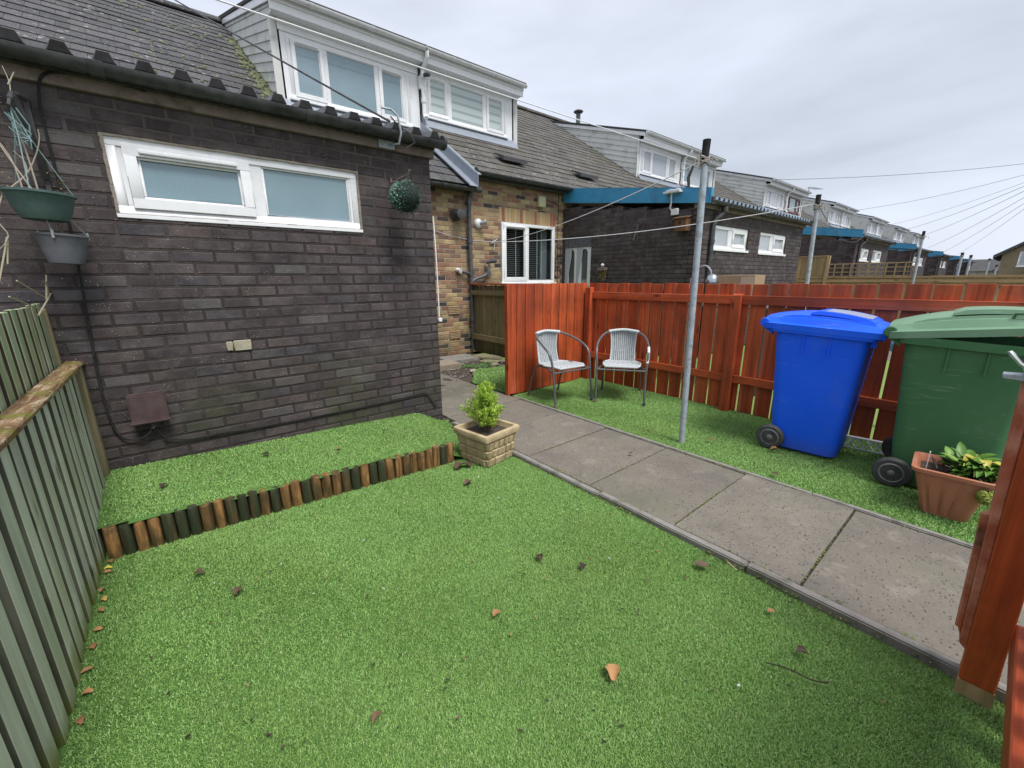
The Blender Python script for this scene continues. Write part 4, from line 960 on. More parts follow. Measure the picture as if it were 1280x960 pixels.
mb=MB(F5.location); mb.hexa([(-.6,-.27,.215),(1.878,-.27,.225),(1.878,-.185,.225),(-.6,-.165,.215),(-.6,-.27,.295),(1.878,-.27,.305),(1.878,-.185,.305),(-.6,-.165,.295)],.7); mb.build('rail',M['red_x'],F5,bevel=.004,smooth=0)
mb=MB(F5.location); boards(mb,(-.6,-.275,0),(1,0,0),(0,-1,0),2.55,.02,1.12,.11,.03,.018,rb); mb.build('boards',M['red_z'],F5,bevel=.002,smooth=0)
gl=thing('gate_latch',(1.89,-.06,1.09),'silver metal gate latch on top of the red post in front of the green bin','latch')
mb=MB(gl.location)
mb.hexa([(1.86,-.115,1.058),(1.91,-.115,1.058),(1.91,-.012,1.064),(1.86,-.012,1.064),(1.86,-.115,1.083),(1.91,-.115,1.083),(1.91,-.010,1.077),(1.86,-.010,1.077)]); mb.hexa([(1.87,-.11,1.083),(1.90,-.11,1.083),(1.90,-.045,1.088),(1.87,-.045,1.088),(1.87,-.11,1.118),(1.90,-.11,1.118),(1.90,-.05,1.105),(1.87,-.05,1.105)]); mb.build('plate',M['galv'],gl,bevel=.002)
mb=MB(gl.location); mb.tube([(1.87,-.11,1.10),(1.868,-.055,1.098),(1.864,-.036,1.112),(1.862,-.018,1.134),(1.862,-.011,1.144)],[.014,.013,.010,.013,.009],8,flat=.6); mb.tube([(1.868,-.12,1.076),(1.866,-.055,1.077)],.013,8); mb.build('lever',m_simple('bright_metal',(.6,.62,.65),.25,.6,metal=.8),gl)
# ------------------------------------------------------------------ far fences
def pf(x,y0,y1,z1,label,trel=None,panel=None):
    t=thing('timber_fence',(x,(y0+y1)/2,0),label,'fence')
    mb=MB(t.location); boards(mb,(x,y1,0),(0,-1,0),(1,0,0),y1-y0,.0,z1-.03,.14,.006,.016,rb); mb.build('boards',M['pine_z'],t,smooth=0)
    mb=MB(t.location); mb.box(x-.03,x+.04,y0,y1,z1-.03,z1,.4); mb.box(x-.04,x-.002,y0,y1,z1-.14,z1-.07,.5); mb.build('cap_rail',M['pine_y'],t,smooth=0)
    if trel:
        a,b,zt=trel; mb=MB(t.location)
        for z in lin(z1+.02,zt,3): mb.box(x-.02,x,a,b,z-.012,z+.012,.5)
        n=int((b-a)/.16)
        for y in lin(a,b,n): mb.box(x-.035,x-.018,y-.014,y+.014,z1,zt+.01,.7)
        mb.build('trellis',M['pine_y'],t,smooth=0)
    if panel:
        a,b,zt=panel; mb=MB(t.location); boards(mb,(x-.02,b,0),(0,-1,0),(1,0,0),b-a,.0,zt,.14,.004,.02,rb,jz=.004); mb.box(x-.04,x+.02,a-.02,b,zt,zt+.03,.3); mb.box(x-.06,x+.03,a-.08,a-.01,0,zt+.02,.3); mb.build('tall_panel',M['pine_z'],t,smooth=0)
    return t
pf(13.9,-4,4.35,1.335,'pale timber fence with trellis and a taller end panel, beyond the red fence',(1.72,3.46,1.665),(3.50,4.35,1.87))
pf(23.5,-6,3.4,1.33,'distant pale timber fence seen just above the trellis fence')
pf(33,-8,3.4,1.35,'farthest pale timber fence near the distant grey poles')
# ------------------------------------------------------------------ clothes poles
def pole(x,y,label,top=2.29,lean=(0,0.04),cap=True,r=.0245):
    t=thing('clothes_pole',(x,y,0),label,'pole','grey clothes poles')
    mb=MB(t.location); mb.tube([(x,y,-.08),(x+lean[0]*.5,y+lean[1]*.5,1.1),(x+lean[0]*.93,y+lean[1]*.93,top-.13)],[r,r*.985,r*.97],16); mb.build('tube',M['galv'],t)
    mb=MB(t.location); X,Y=x+lean[0],y+lean[1]
    mb.tube([(X,Y,top-.14),(X,Y,top-.04),(X+.004,Y,top+.03)],[r*.85,r*1.1,r*1.15],14); mb.build('cap',M['matt_black'],t)
    mb=MB(t.location); q=random.Random(int(x*10))
    for i in range(5):
        zz=top-.13+i*.011; a0=q.uniform(0,6)
        mb.tube([(X+(r+.008)*math.cos(a0+k*.6),Y+(r+.008)*math.sin(a0+k*.6),zz+.012*math.sin(k*1.3+i)) for k in range(12)],.0055,5)
    for i in range(6):
        a=q.uniform(0,6.28); l=q.uniform(.05,.11); mb.tube([(X+.03*math.cos(a),Y+.03*math.sin(a),top-.11),(X+l*.8*math.cos(a),Y+l*.8*math.sin(a),top-.10+q.uniform(-.01,.03)),(X+l*math.cos(a+.3),Y+l*math.sin(a+.3),top-.12+q.uniform(-.04,.03))],.004,4)
    mb.build('tied_string',m_simple('old_string%d'%int(x*10),(.36,.32,.27),.8,var=.5,nscale=60),t); return t
cp=pole(3.19,1.608,'nearest grey metal clothes pole standing in the turf strip in front of the red fence')
mb=MB(cp.location); mb.tube([(3.165,1.72,2.16),(3.15,1.74,2.08),(3.155,1.735,2.02)],[.008,.012,.010],6); mb.build('black_rag',M['black_plastic'],cp)
pole(6.33,1.72,'second grey clothes pole, standing behind the red fence left of the trellis',lean=(0,.07))
pole(13.35,1.62,'third clothes pole, dark and thin, at the right end of the trellis',lean=(.0,.02))
pole(27.9,2.0,'left one of the pair of small far clothes poles',top=2.3,lean=(0,0),r=.05)
pole(33.3,2.05,'right one of the pair of small far clothes poles',top=2.35,lean=(0,0),r=.055)
pole(39.7,1.62,'tiny far clothes pole nearest the stone house',top=2.3,lean=(0,0),r=.055)
pole(39.5,1.25,'tiny far clothes pole right beside the stone house',top=1.9,lean=(0,0),r=.05)
# ------------------------------------------------------------------ lines and wires
def sag(a,b,s,n=18):
    a=Vector(a);b=Vector(b); return [a.lerp(b,i/n)-Vector((0,0,4*s*(i/n)*(1-i/n))) for i in range(n+1)]
def line(name,a,b,s,r,label,cat,mat,group=None):
    p=sag(a,b,s); mb=MB(p[0]); mb.tube(p,r,5); o=mb.build(name,M[mat],None); return tag(o,label,cat,group)
HK=(4.90,6.45,2.035)
line('clothes_line',HK,(3.2,1.66,2.19),.10,.0045,'white clothes line from the yellow wall up to the nearest pole','clothes line','upvc_old')
line('clothes_line',(4.92,6.45,2.03),(6.33,1.78,2.22),.10,.0055,'sagging white clothes line from the yellow wall to the second pole','clothes line','upvc_old')
line('clothes_line',(3.5,6.48,2.20),HK,.06,.004,'short white line tied along the yellow wall across the downpipe','clothes line','upvc_old')
line('clothes_line',(3.2,1.66,2.19),(6.9,3.32,2.5),.12,.0025,'thin grey line from the nearest pole towards the outhouse roof','clothes line','gutter_grey')
line('clothes_line',(6.35,1.78,2.2),(16.6,3.3,2.62),.35,.004,'dark slack line from the second pole to the outhouse behind the trellis','clothes line','gutter_grey')
mb=MB(HK); mb.tube([(4.90,6.5,2.06),(4.90,6.44,2.05),(4.89,6.44,1.98),(4.88,6.45,1.88)],.008,6); mb.tube([(4.86,6.49,2.0),(4.95,6.44,2.08)],.010,6); tag(mb.build('line_hook',M['upvc_old'],None),'small white hook holding the clothes lines left of the yellow wall window','hook')
# ---- telephone and overhead wires
TPH=(30.0,-.93,6.05)
WG='overhead telephone wires'
for i,(x,z) in enumerate(((16.1,4.75),(34.3,5.35),(46.1,5.35),(52.,5.3),(59.,5.0),(68.,4.4),(82.,4.4),(100.,4.6))):
    nm=['uppermost','second','third','fourth','fifth','sixth','seventh','lowest'][i]
    line('overhead_wire',(x,7.7,z),TPH,.25,.008 if i<3 else .012,'%s of the thin telephone wires fanning out to the right over the far houses'%nm,'wire','gutter_grey',WG)
line('overhead_wire',(-1.2,7.58,5.0),(14.4,7.6,5.14),.02,.012,'white cable strung along the fronts of the dormers','wire','upvc')
line('overhead_wire',(1.53,3.31,2.53),(-.38,13.9,8.3),.03,.009,'black cable from the bracket on the nearest gutter up over the roof','wire','black_plastic')
gb=thing('cable_bracket',(1.55,3.3,2.38),'grey hooked cable bracket fixed on the gutter of the nearest outhouse','bracket')
mb=MB(gb.location); mb.box(1.47,1.60,3.40,3.414,2.365,2.43); mb.tube([(1.55,3.40,2.39),(1.58,3.28,2.38),(1.59,3.25,2.45),(1.57,3.25,2.56),(1.53,3.27,2.60),(1.46,3.28,2.60)],.008,8); mb.build('hook',M['galv'],gb)
mb=MB(gb.location); mb.tube([(1.53,3.29,2.56),(1.58,3.27,2.50),(1.66,3.25,2.46),(1.70,3.25,2.40),(1.64,3.28,2.36)],.005,6); mb.build('cable_tail',M['black_plastic'],gb)
# ------------------------------------------------------------------ wheelie bins
def rrect(cx,cy,w,d,r,n=5):
    pts=[]
    for (sx,sy,a0) in ((1,1,0),(-1,1,90),(-1,-1,180),(1,-1,270)):
        for k in range(n+1):
            a=R(a0+90*k/n); pts.append((cx+sx*(w/2-r)+r*math.cos(a),cy+sy*(d/2-r)+r*math.sin(a)))
    return pts
def m_bin(name,c,scr=.0):
    t=NT(name); col=t.mix(t.noise(3,4),lerp3(c,(0,0,0),.12),lerp3(c,(1,1,1),.03))
    if scr:
        v=t.noise(1.,3,.5,t.coord((3,3,60),(.35,.1,.2)),dist=1.5); s=t.math('MULTIPLY',t.ramp(v,[(.60,0.),(.63,scr),(.66,0.)]),t.ramp(t.noise(4,3),[(.5,0.),(.6,1.)])); col=t.mix(s,col,(.30,.42,.33))
        col=t.mix(t.ramp(t.voro(5),[(.06,.25),(.16,0.)]),col,(.22,.33,.25))
    col=t.mix(t.ramp(t.noise(7,5,.6),[(.55,0.),(.8,.35)]),col,lerp3(c,(.2,.19,.16),.4))
    sc2=t.noise(1.,4,.6,t.coord((5,5,90),(.1,.25,.4)),dist=1.); col=t.mix(t.math('MULTIPLY',t.ramp(sc2,[(.63,0.),(.66,.45),(.69,0.)]),t.ramp(t.noise(3,4),[(.5,0.),(.6,1.)])),col,lerp3(c,(.7,.72,.75),.45)); zz=t.math('ADD',t.sep()[2],t.math('MULTIPLY',t.noise(6,4),.12)); col=t.mix(t.ramp(zz,[(.05,.45),(.2,0.)]),col,(.10,.095,.07))
    t.bsdf(col,.45,.16,t.bump(t.noise(260,2),.12,.001)); return t.m
def wheelie(loc,rz,label,mat,lidmat,lid_open=0.,spokes=False,lid_sheen=None):
    # local: +y = towards front (lid opening side), x = width, origin on ground under the axle
    H=thing('wheelie_bin',loc,label,'wheelie bin',rz=rz)
    mb=MB(); rings=[]
    def ring(z,w,y0,y1,r,tilt=0): 
        return [(p[0],p[1],z+tilt*(p[1]-y0)) for p in rrect(0,(y0+y1)/2,w,y1-y0,r)]
    T=-.045
    for z,w,y0,y1,r,t in ((.015,.45,.02,.405,.06,0),(.03,.485,.0,.43,.07,0),(.30,.505,-.035,.448,.07,0),(.70,.53,-.06,.475,.065,0),(.90,.55,-.075,.49,.06,T*.6),(.955,.555,-.08,.495,.06,T),(.957,.60,-.115,.535,.05,T),(1.005,.605,-.12,.54,.05,T),(1.005,.55,-.085,.505,.05,T),(.955,.52,-.05,.47,.05,T)):
        rings.append(ring(z,w,y0,y1,r,t))
    # inner hollow
    rings.append(ring(.30,.46,.0,.41,.05,0)); rings.append(ring(.10,.43,.02,.38,.05,0))
    mb.loft(rings,.5)
    for x in (-.29,.29):     # small ribs below the rim
        for y in (.12,.28):
            mb.box(min(x*.965,x*.99),max(x*.965,x*.99),y-.004,y+.004,.80,.945)
    for x in (-.2,.2): mb.box(x-.01,x+.01,.495,.53,.88,.93)
    mb.box(-.26,.26,-.125,-.075,.965,.99)
    mb.build('body',mat,H,smooth=35,bevel=0)
    # handle at the back
    mb=MB()
    mb.tube([(-.27,-.175,1.015),(.27,-.175,1.015)],.016,12)
    for x in (-.25,0,.25): mb.hexa([(x-.015,-.185,.995),(x+.015,-.185,.995),(x+.015,-.10,.93),(x-.015,-.10,.93),(x-.015,-.185,1.03),(x+.015,-.185,1.03),(x+.015,-.10,1.0),(x-.015,-.10,1.0)])
    for x in (-.27,.27): mb.lathe([(.03,-.015),(.034,0),(.03,.015)],(x,-.155,1.02),14,Matrix.Rotation(R(90),3,'Y'))
    mb.build('handle',mat,H)
    # lid
    mb=MB(); py,pz=-.15,1.02
    Mx=Matrix.Rotation(lid_open,3,'X')
    def tr(p): 
        q=Mx@Vector((p[0],p[1]-py,p[2]-pz)); return (q.x,q.y+py,q.z+pz)
    L0,L1=-.165,.575; n=16
    rings=[]
    for i in range(n+1):
        y=L0+(L1-L0)*i/n; s=i/n
        crown=.075*math.sin(math.pi*min(1,s*.86+.10))**.8
        base=.995-.045*(y+.12)+.012
        w=.304 if .03<s<.97 else .292
        if s<.05: w=.282
        e=.018
        sec=[(-w,base-.03),(-w,base+.012),(-w+.03,base+.022),(-w+.055,base+.026+crown*.55),(-.12,base+.03+crown),(.12,base+.03+crown),(w-.055,base+.026+crown*.55),(w-.03,base+.022),(w,base+.012),(w,base-.03),(w-.015,base-.03),(w-.02,base+.005),(-w+.02,base+.005),(-w+.015,base-.03)]
        rings.append([tr((p[0],y,p[1])) for p in sec])
    mb.loft(rings,.5)
    # raised centre panel and ridges
    for (xa,xb,ya,yb,h) in ((-.20,.20,.12,.50,.016),(-.24,-.215,-.05,.51,.012),(.215,.24,-.05,.51,.012)):
        rr2=[]
        for i in range(9):
            y=ya+(yb-ya)*i/8; s=(y-L0)/(L1-L0); cr=.075*math.sin(math.pi*min(1,s*.86+.10))**.8; base=.995-.045*(y+.12)+.012
            f=1 if abs(xa)<.21 and abs(xb)<.21 else .62
            z=base+.028+cr*f; hh=h if 0<i<8 else .003
            rr2.append([tr((xa,y,z-.01)),tr((xb,y,z-.01)),tr((xb-.008,y,z+hh)),tr((xa+.008,y,z+hh))])
        mb.loft(rr2,.5)
    lid=mb.build('lid',lidmat,H,smooth=35)
    if lid_sheen:  # pale grey sheet on the lid, painted as the sky's reflection
        mb=MB(); rr2=[]
        for i in range(7):
            y=.20+.27*i/6; s=(y-L0)/(L1-L0); cr=.075*math.sin(math.pi*min(1,s*.86+.10))**.8; z=.995-.045*(y+.12)+.012+.028+cr+.0165
            rr2.append([tr((-.15,y,z)),tr((.15,y,z)),tr((.15,y,z+.002)),tr((-.15,y,z+.002))])
        mb.loft(rr2); mb.build('lid_sky_sheen',lid_sheen,lid)
    if lid_open>0:
        mb=MB(); mb.tube([tr((.24,.34,1.045)),tr((.25,.35,1.075)),tr((.25,.49,1.06)),tr((.24,.50,1.03))],.007,8); mb.build('lid_handle',mat,lid)
    # wheels
    for sx in (-1,1):
        My=Matrix.Rotation(R(90),3,'Y'); x=sx*.275
        mb=MB(); mb.lathe([(.066,-.024),(.088,-.026),(.099,-.014),(.101,0),(.099,.014),(.088,.026),(.066,.024)],(x,0,.10),32,My); ty=mb.build('wheel',M['tyre'],H,smooth=50)
        Mo=My if sx>0 else Matrix.Rotation(R(-90),3,'Y')
        mb=MB()
        if spokes:
            m3=MB(); m3.lathe([(.064,-.01),(.064,.012),(.003,.012)],(x,0,.10),28,Mo); m3.build('wheel_disc',M['matt_black'],ty)
            mb.lathe([(.067,.0),(.067,.026),(.060,.029),(.056,.026),(.055,.010)],(x,0,.10),32,Mo,cap=False); mb.lathe([(.020,.010),(.020,.026),(.010,.031),(.003,.032)],(x,0,.10),20,Mo)
        else: mb.lathe([(.068,-.018),(.068,.024),(.060,.028),(.054,.014),(.024,.012),(.022,.027),(.012,.032),(.003,.033)],(x,0,.10),28,Mo)
        if spokes:
            for k in range(9):
                a=k*2*math.pi/9; p0=(x+sx*.019,.018*math.cos(a),.10+.018*math.sin(a)); p1=(x+sx*.019,.058*math.cos(a),.10+.058*math.sin(a)); mb.beam(p0,p1,.006,.010,up=(1,0,0))
        mb.build('hub',M['hub'],ty,smooth=35)
    mb=MB(); mb.tube([(-.27,0,.10),(.27,0,.10)],.011,10); mb.build('axle',M['black_plastic'],H)
    return H
M['tyre']=m_simple('tyre',(.008,.008,.009),.7,.15,var=.3,bump=.2,dirt=(.03,.03,.022),dirtamt=.4)
M['hub']=m_simple('hub',(.13,.135,.145),.4,.5,var=.2,dirt=(.12,.12,.10),dirtamt=.4)
BL=m_bin('blue_plastic',(.001,.12,1.)); GR=m_bin('green_plastic',(.048,.155,.062),.4); GL=m_bin('green_lid_plastic',(.16,.29,.18),.2)

b1=wheelie((3.89,1.105,-.005),R(184),'bright blue wheelie bin with its lid closed in front of the red fence',BL,m_bin('blue_lid',(.002,.11,.88)),lid_sheen=m_simple('sky_sheen',(.30,.36,.50),.35,.5,var=.15))
b2=wheelie((3.80,.345,-.005),R(184),'dark green wheelie bin with its pale lid propped slightly open',GR,GL,lid_open=R(9.5),spokes=True)
# ------------------------------------------------------------------ garden chairs
t=NT('wicker'); c=t.mix(t.attr(),(.50,.54,.55),(.62,.66,.67)); c=t.mix(t.ramp(t.noise(30,4),[(.5,0.),(.75,.4)]),c,(.30,.31,.30)); t.bsdf(c,.5,.4); M['wicker']=t.m
M['wicker_gap']=m_simple('wicker_gap',(.16,.17,.175),.8,.1)
M['chair_tube']=m_simple('chair_tube',(.11,.115,.125),.38,.5,metal=.35,var=.2)
def smoothpts(P,sub=6):
    P=[Vector(p) for p in P]; out=[]
    for i in range(len(P)-1):
        p0=P[max(i-1,0)];p1=P[i];p2=P[i+1];p3=P[min(i+2,len(P)-1)]
        for k in range(sub):
            t=k/sub; out.append(.5*((2*p1)+(-p0+p2)*t+(2*p0-5*p1+4*p2-p3)*t*t+(-p0+3*p1-3*p2+p3)*t**3))
    out.append(P[-1]); return out
def chair():
    H=thing('garden_chair',(0,0,0),'','garden chair')
    hoop=[(-.262,.275,0),(-.262,.245,.25),(-.268,.215,.46),(-.277,.165,.58),(-.270,.04,.655),(-.225,-.13,.715),(-.135,-.235,.75),(0,-.265,.762)]
    hoop=hoop+[(-p[0],p[1],p[2]) for p in reversed(hoop[:-1])]
    mb=MB(); mb.tube(smoothpts(hoop),.0125,10); mb.build('arm_frame',M['chair_tube'],H)
    for s in (-1,1):
        mb=MB(); mb.tube(smoothpts([(s*.20,.05,.405),(s*.205,-.13,.395),(s*.215,-.22,.25),(s*.225,-.29,0)]),.011,10); mb.build('rear_leg',M['chair_tube'],H)
        mb=MB(); mb.lathe([(.016,0),(.016,.03),(.013,.035)],(s*.262,.275,0),12); mb.lathe([(.014,0),(.014,.03),(.012,.035)],(s*.225,-.29,0),12); mb.build('foot_cap',M['rubber_brown'] if s>0 else M['black_plastic'],H)
    mb=MB(); mb.tube([(-.264,.235,.375),(.264,.235,.375)],.010,8); 
    for s in (-1,1): mb.tube([(s*.263,.235,.378),(s*.20,.05,.392),(s*.20,-.13,.392)],.009,8)
    mb.tube([(-.2,-.05,.392),(.2,-.05,.392)],.009,8); mb.build('seat_rail',M['chair_tube'],H)
    # seat + back woven from strands
    def S(u,v):  # u -1..1 across, v 0..1 from front edge of seat to top of back
        if v<.5:
            q=v/.5; y=.225-.42*q; z=.425-.022*math.sin(q*1.4)-.012*(1-u*u)*math.sin(math.pi*q); w=.205-.012*abs(2*q-1)
            if q<.08: w-=.02*(1-q/.08)
            if q<.1: z-=.012*(1-q/.1)
            if q>.72: w-= (q-.72)/.28*.055
            return Vector((u*w,y,z))
        q=(v-.5)/.5; bow=.035*(1-u*u)
        y=-.195-.062*q-bow*.6*q-.018*math.sin(math.pi*q); z=.405+.352*q+.0*u; w=.138-.010*math.sin(q*math.pi)+.012*q
        y+= .018*q*u*u
        return Vector((u*w,y,z-.012*q*u*u))
    def strands(mb,v0,v1,nr,nc):
        for r_ in range(nr+1):   # weft
            v=v0+(v1-v0)*r_/nr; m=nc*2; pts=[]
            for k in range(m+1):
                u=-1+2*k/m; p=S(u,v); e=.0035*math.sin(math.pi*(k/2+r_)*1.0) ; nrm=Vector((0,0,1)) if v<.5 else Vector((0,1,0)); pts.append(p+nrm*e)
            mb.tube(pts,.0040,5,caps=False,flat=.7)
        for c_ in range(nc+1):
            u=-1+2*c_/nc; mb.tube([S(u,v0+(v1-v0)*k/16) for k in range(17)],.0040,5,caps=False)
    def edge(mb,v0,v1):
        for s in (-1,1): mb.tube([S(s,v0+(v1-v0)*k/16) for k in range(17)],.0105,8)
    def skin(mb,v0,v1):
        n,m=14,10; f=[]; b=None; rows=[]
        for i in range(n+1): rows.append(mb.vs([S(-1+2*k/m,v0+(v1-v0)*i/n)-Vector((0,.001,.002)) for k in range(m+1)]))
        for i in range(n):
            for k in range(m): f.append((rows[i]+k,rows[i]+k+1,rows[i+1]+k+1,rows[i+1]+k))
        mb.fs(f,.0,1)
    mb=MB(); strands(mb,.0,.49,30,16); edge(mb,0,.49); mb.tube([S(-1+2*k/12,0.0)-Vector((0,0,.004)) for k in range(13)],.0125,8); skin(mb,0,.49); mb.build('seat',[M['wicker'],M['wicker_gap']],H,smooth=60)
    mb=MB(); strands(mb,.5,1.,26,12); edge(mb,.5,1.); skin(mb,.5,.99)
    top=[Vector(p) for p in smoothpts([(-.17,-.21,.742),(-.135,-.235,.75),(0,-.265,.762),(.135,-.235,.75),(.17,-.21,.742)],8)]
    mb.tube(top,.0165,8)
    for k in range(0,len(top)-1):
        mb.lathe([(.0175,-.003),(.019,0),(.0175,.003)],top[k],8,(top[k+1]-top[k]).to_track_quat('Z','Y').to_matrix(),r=random.random())
    mb.build('backrest',[M['wicker'],M['wicker_gap']],H,smooth=60)
    return H
M['rubber_brown']=m_simple('rubber_brown',(.16,.09,.06),.7)
c1=chair(); c1['label']='left garden chair of pale grey wicker on dark tubes, against the short red panel'; c1['group']='grey wicker garden chairs'
c2=copy_tree(c1,label='right garden chair of pale grey wicker, facing the path with tape round one arm',group='grey wicker garden chairs')
# local +y is the facing direction
c1.location=(3.335,3.21,.0); c1.rotation_euler=(0,0,math.atan2(-.99,-.12)-math.pi/2)
c2.location=(3.91,2.77,.0); c2.rotation_euler=(0,0,math.atan2(-.57,-.82)-math.pi/2)
tp=[Vector((.268,.215,.46)),Vector((.275,.19,.52)),Vector((.277,.165,.58)),Vector((.276,.12,.62))]
mb=MB(); mb.tube([Vector((-p.x,p.y,p.z)) for p in tp],.0155,10); mb.build('arm_tape',M['upvc_old'],c2)
# ------------------------------------------------------------------ stone planter + conifer
t=NT('cast_stone'); c=t.mix(t.attr(),(.47,.36,.21),(.56,.45,.28)); c=t.mix(t.ramp(t.noise(11,5,.65),[(.45,0.),(.7,.7)]),c,(.30,.22,.11)); c=t.mix(t.ramp(t.noise(5,5,.6),[(.55,0.),(.75,.7)]),c,(.20,.20,.08)); t.bsdf(c,.85,.3,t.bump(t.math('ADD',t.noise(45,6,.7),t.noise(14,3)),.7,.008)); M['cast_stone']=t.m
SP=thing('stone_planter',(1.775,2.485,-.03),'square yellowish stone planter with brick-like courses at the end of the log edging','planter',rz=R(9))
mb=MB()
def sq(w,z,r=.012): return [(p[0],p[1],z) for p in rrect(0,0,w,w,r,2)]
H0=[.0,.068,.136,.204]
ww=lambda z: .285+.33*z*.85/.28*.28
rings=[sq(.27,0)]
for i in range(3):
    z0,z1=.0+.070*i,.070*(i+1); a=.285+.26*z0;b=.285+.26*z1
    rings+= [sq(a-.010,z0+.002),sq(a+.004,z0+.010,.016),sq(b+.002,z1-.010,.016),sq(b-.014,z1-.001)]
rings+=[sq(.345,.213),sq(.372,.222,.016),sq(.382,.255,.018),sq(.374,.268,.018),sq(.318,.268,.012),sq(.300,.225,.01),sq(.292,.216)]
mb.loft(rings,.5)
# individual block faces standing proud
rb=random.Random(5)
for side in range(4):
    Mr=Matrix.Rotation(R(90*side),3,'Z')
    for i in range(3):
        z0,z1=.070*i+.006,.070*(i+1)-.006; u=-.14-.01*i+(0 if i%2 else -.04)
        while u<.15+.01*i:
            w=rb.choice([.055,.09,.115]); a=max(u,-(.138+.009*i));b=min(u+w-.008,.138+.009*i)
            if b-a>.02:
                d0=.1425+.13*z0;d1=.1425+.13*z1; e=.006+rb.uniform(0,.004)
                P=[(a,-d0+.01,z0),(b,-d0+.01,z0),(b,-d1+.01,z1),(a,-d1+.01,z1)]; Q=[(a+.004,-d0-e,z0+.005),(b-.004,-d0-e,z0+.005),(b-.004,-d1-e,z1-.005),(a+.004,-d1-e,z1-.005)]
                mb.loft([[Mr@Vector(p) for p in P],[Mr@Vector(p) for p in Q]],rb.random())
            u+=w
mb.build('pot',M['cast_stone'],SP,smooth=35)
mb=MB(); mb.box(-.150,.150,-.150,.150,.20,.228); mb.build('compost',M['soil'],SP,smooth=0)
# conifer
def leaf_mat(name,stops,rough=.55):
    t=NT(name); c=t.ramp(t.attr(),stops); t.bsdf(c,rough,.3); return t.m
CF=thing('dwarf_conifer',(1.775,2.49,.195),'small lime green dwarf conifer growing in the stone planter','shrub')
mb=MB(); rc=random.Random(8)
mb.tube([(0,0,0),(.004,.002,.12),(-.004,0,.30)],[.010,.008,.003],7)
tips=[]
for i in range(170):
    z=rc.uniform(.02,.33)**1.0; a=rc.uniform(0,6.28)
    prof=.125*min(1,(.39-z)/.24)**.8*(1 if z>.06 else .75)*(1+.34*math.sin(3*a+1)+.16*math.sin(5*a+z*24)); L=prof*rc.uniform(.7,1.08)
    s=Vector((0,0,z*.75)); e=Vector((L*math.cos(a),L*math.sin(a),z+.035)); mb.tube([s,s.lerp(e,.5)+Vector((0,0,-.008)),e],[.0035,.0025,.0015],4,caps=False); tips.append((s,e))
mb.build('trunk',m_simple('twig_brown',(.10,.065,.04),.85),CF)
mb=MB()
def spray(c,n,sz,shade):
    for _ in range(n):
        d=Vector((rc.gauss(0,1),rc.gauss(0,1),rc.gauss(.5,1))).normalized(); p=c+d*rc.uniform(0,sz)
        ax=(d+Vector((0,0,.4))).normalized(); sd=ax.cross(Vector((rc.random(),rc.random(),rc.random()))).normalized(); l=rc.uniform(.008,.015); w=.0022
        mb.fs([(lambda b:(b,b+1,b+2,b+3))(mb.vs([p-sd*w,p+sd*w,p+sd*w*.6+ax*l,p-sd*w*.6+ax*l]))],min(1,max(0,shade+rc.gauss(0,.16))))
for s,e in tips:
    z=e.z; k=4 if z>.09 else 2
    for j in range(k):
        t=.45+.55*j/max(1,k-1); spray(s.lerp(e,t),26 if z>.09 else 14,.020,.35+.5*t)
for j in range(20): spray(Vector((rc.uniform(-.018,.018),rc.uniform(-.018,.018),.30+.10*j/20)),22,.016,.75)
mb.build('crown',leaf_mat('lime_needles',[(0,(.09,.14,.02)),(.4,(.22,.37,.04)),(.75,(.38,.58,.07)),(1,(.55,.70,.14))]),CF,smooth=0)
# ------------------------------------------------------------------ terracotta planter
t=NT('terracotta'); c=t.mix(t.noise(6,4),(.36,.135,.075),(.44,.18,.105)); c=t.mix(t.ramp(t.noise(10,5,.7),[(.55,0.),(.75,.5)]),c,(.50,.36,.28)); c=t.mix(t.ramp(t.noise(3,4),[(.5,0.),(.75,.5)]),c,(.20,.09,.06)); t.bsdf(c,.6,.35,t.bump(t.noise(70,4),.15,.002)); M['terracotta']=t.m
TPp=thing('terracotta_planter',(3.36,.055,-.005),'terracotta-coloured plastic planter with fluted tapering sides beside the green bin','planter',rz=R(4))
mb=MB(); rings=[]
def fl(w,d,z,a): 
    pts=rrect(0,0,w,d,.035,4); out=[]
    # densify sides for flutes
    m=len(pts)
    for i in range(m):
        p=Vector((*pts[i],0));q=Vector((*pts[(i+1)%m],0)); k=12 if (q-p).length>.1 else 1
        for j in range(k):
            r_=p.lerp(q,j/k); nn=Vector((r_.x/max(w,.01),r_.y/max(d,.01),0)).normalized(); f=-a*max(0,math.cos(j/k*math.pi*6)) if k>1 else 0
            out.append((r_.x+nn.x*f,r_.y+nn.y*f,z))
    return out
for z,w,d,a in ((0,.19,.19,.0),(.01,.20,.20,.012),(.10,.235,.235,.015),(.20,.27,.285,.010),(.25,.285,.31,.0),(.262,.29,.315,0),(.264,.325,.345,0),(.285,.33,.35,0),(.287,.295,.315,0),(.27,.275,.295,0),(.24,.262,.28,0)): rings.append(fl(w,d,z,a))
mb.loft(rings,.5); mb.build('pot',M['terracotta'],TPp,smooth=45)
mb=MB(); mb.box(-.125,.125,-.135,.135,.21,.245); mb.build('compost',M['soil'],TPp,smooth=0)
lb=thing('plant_label',(3.335,.165,.22),'white plastic plant label stuck in the terracotta planter','label'); mb=MB(); mb.box(-.008,.008,-.002,.002,0,.13); mb.build('tag',M['white_paint'],lb)
PL=thing('leafy_plant',(3.37,.02,.262),'low bushy plant with broad green and yellowing leaves in the terracotta planter','plant')
mb=MB(); rl=random.Random(12)
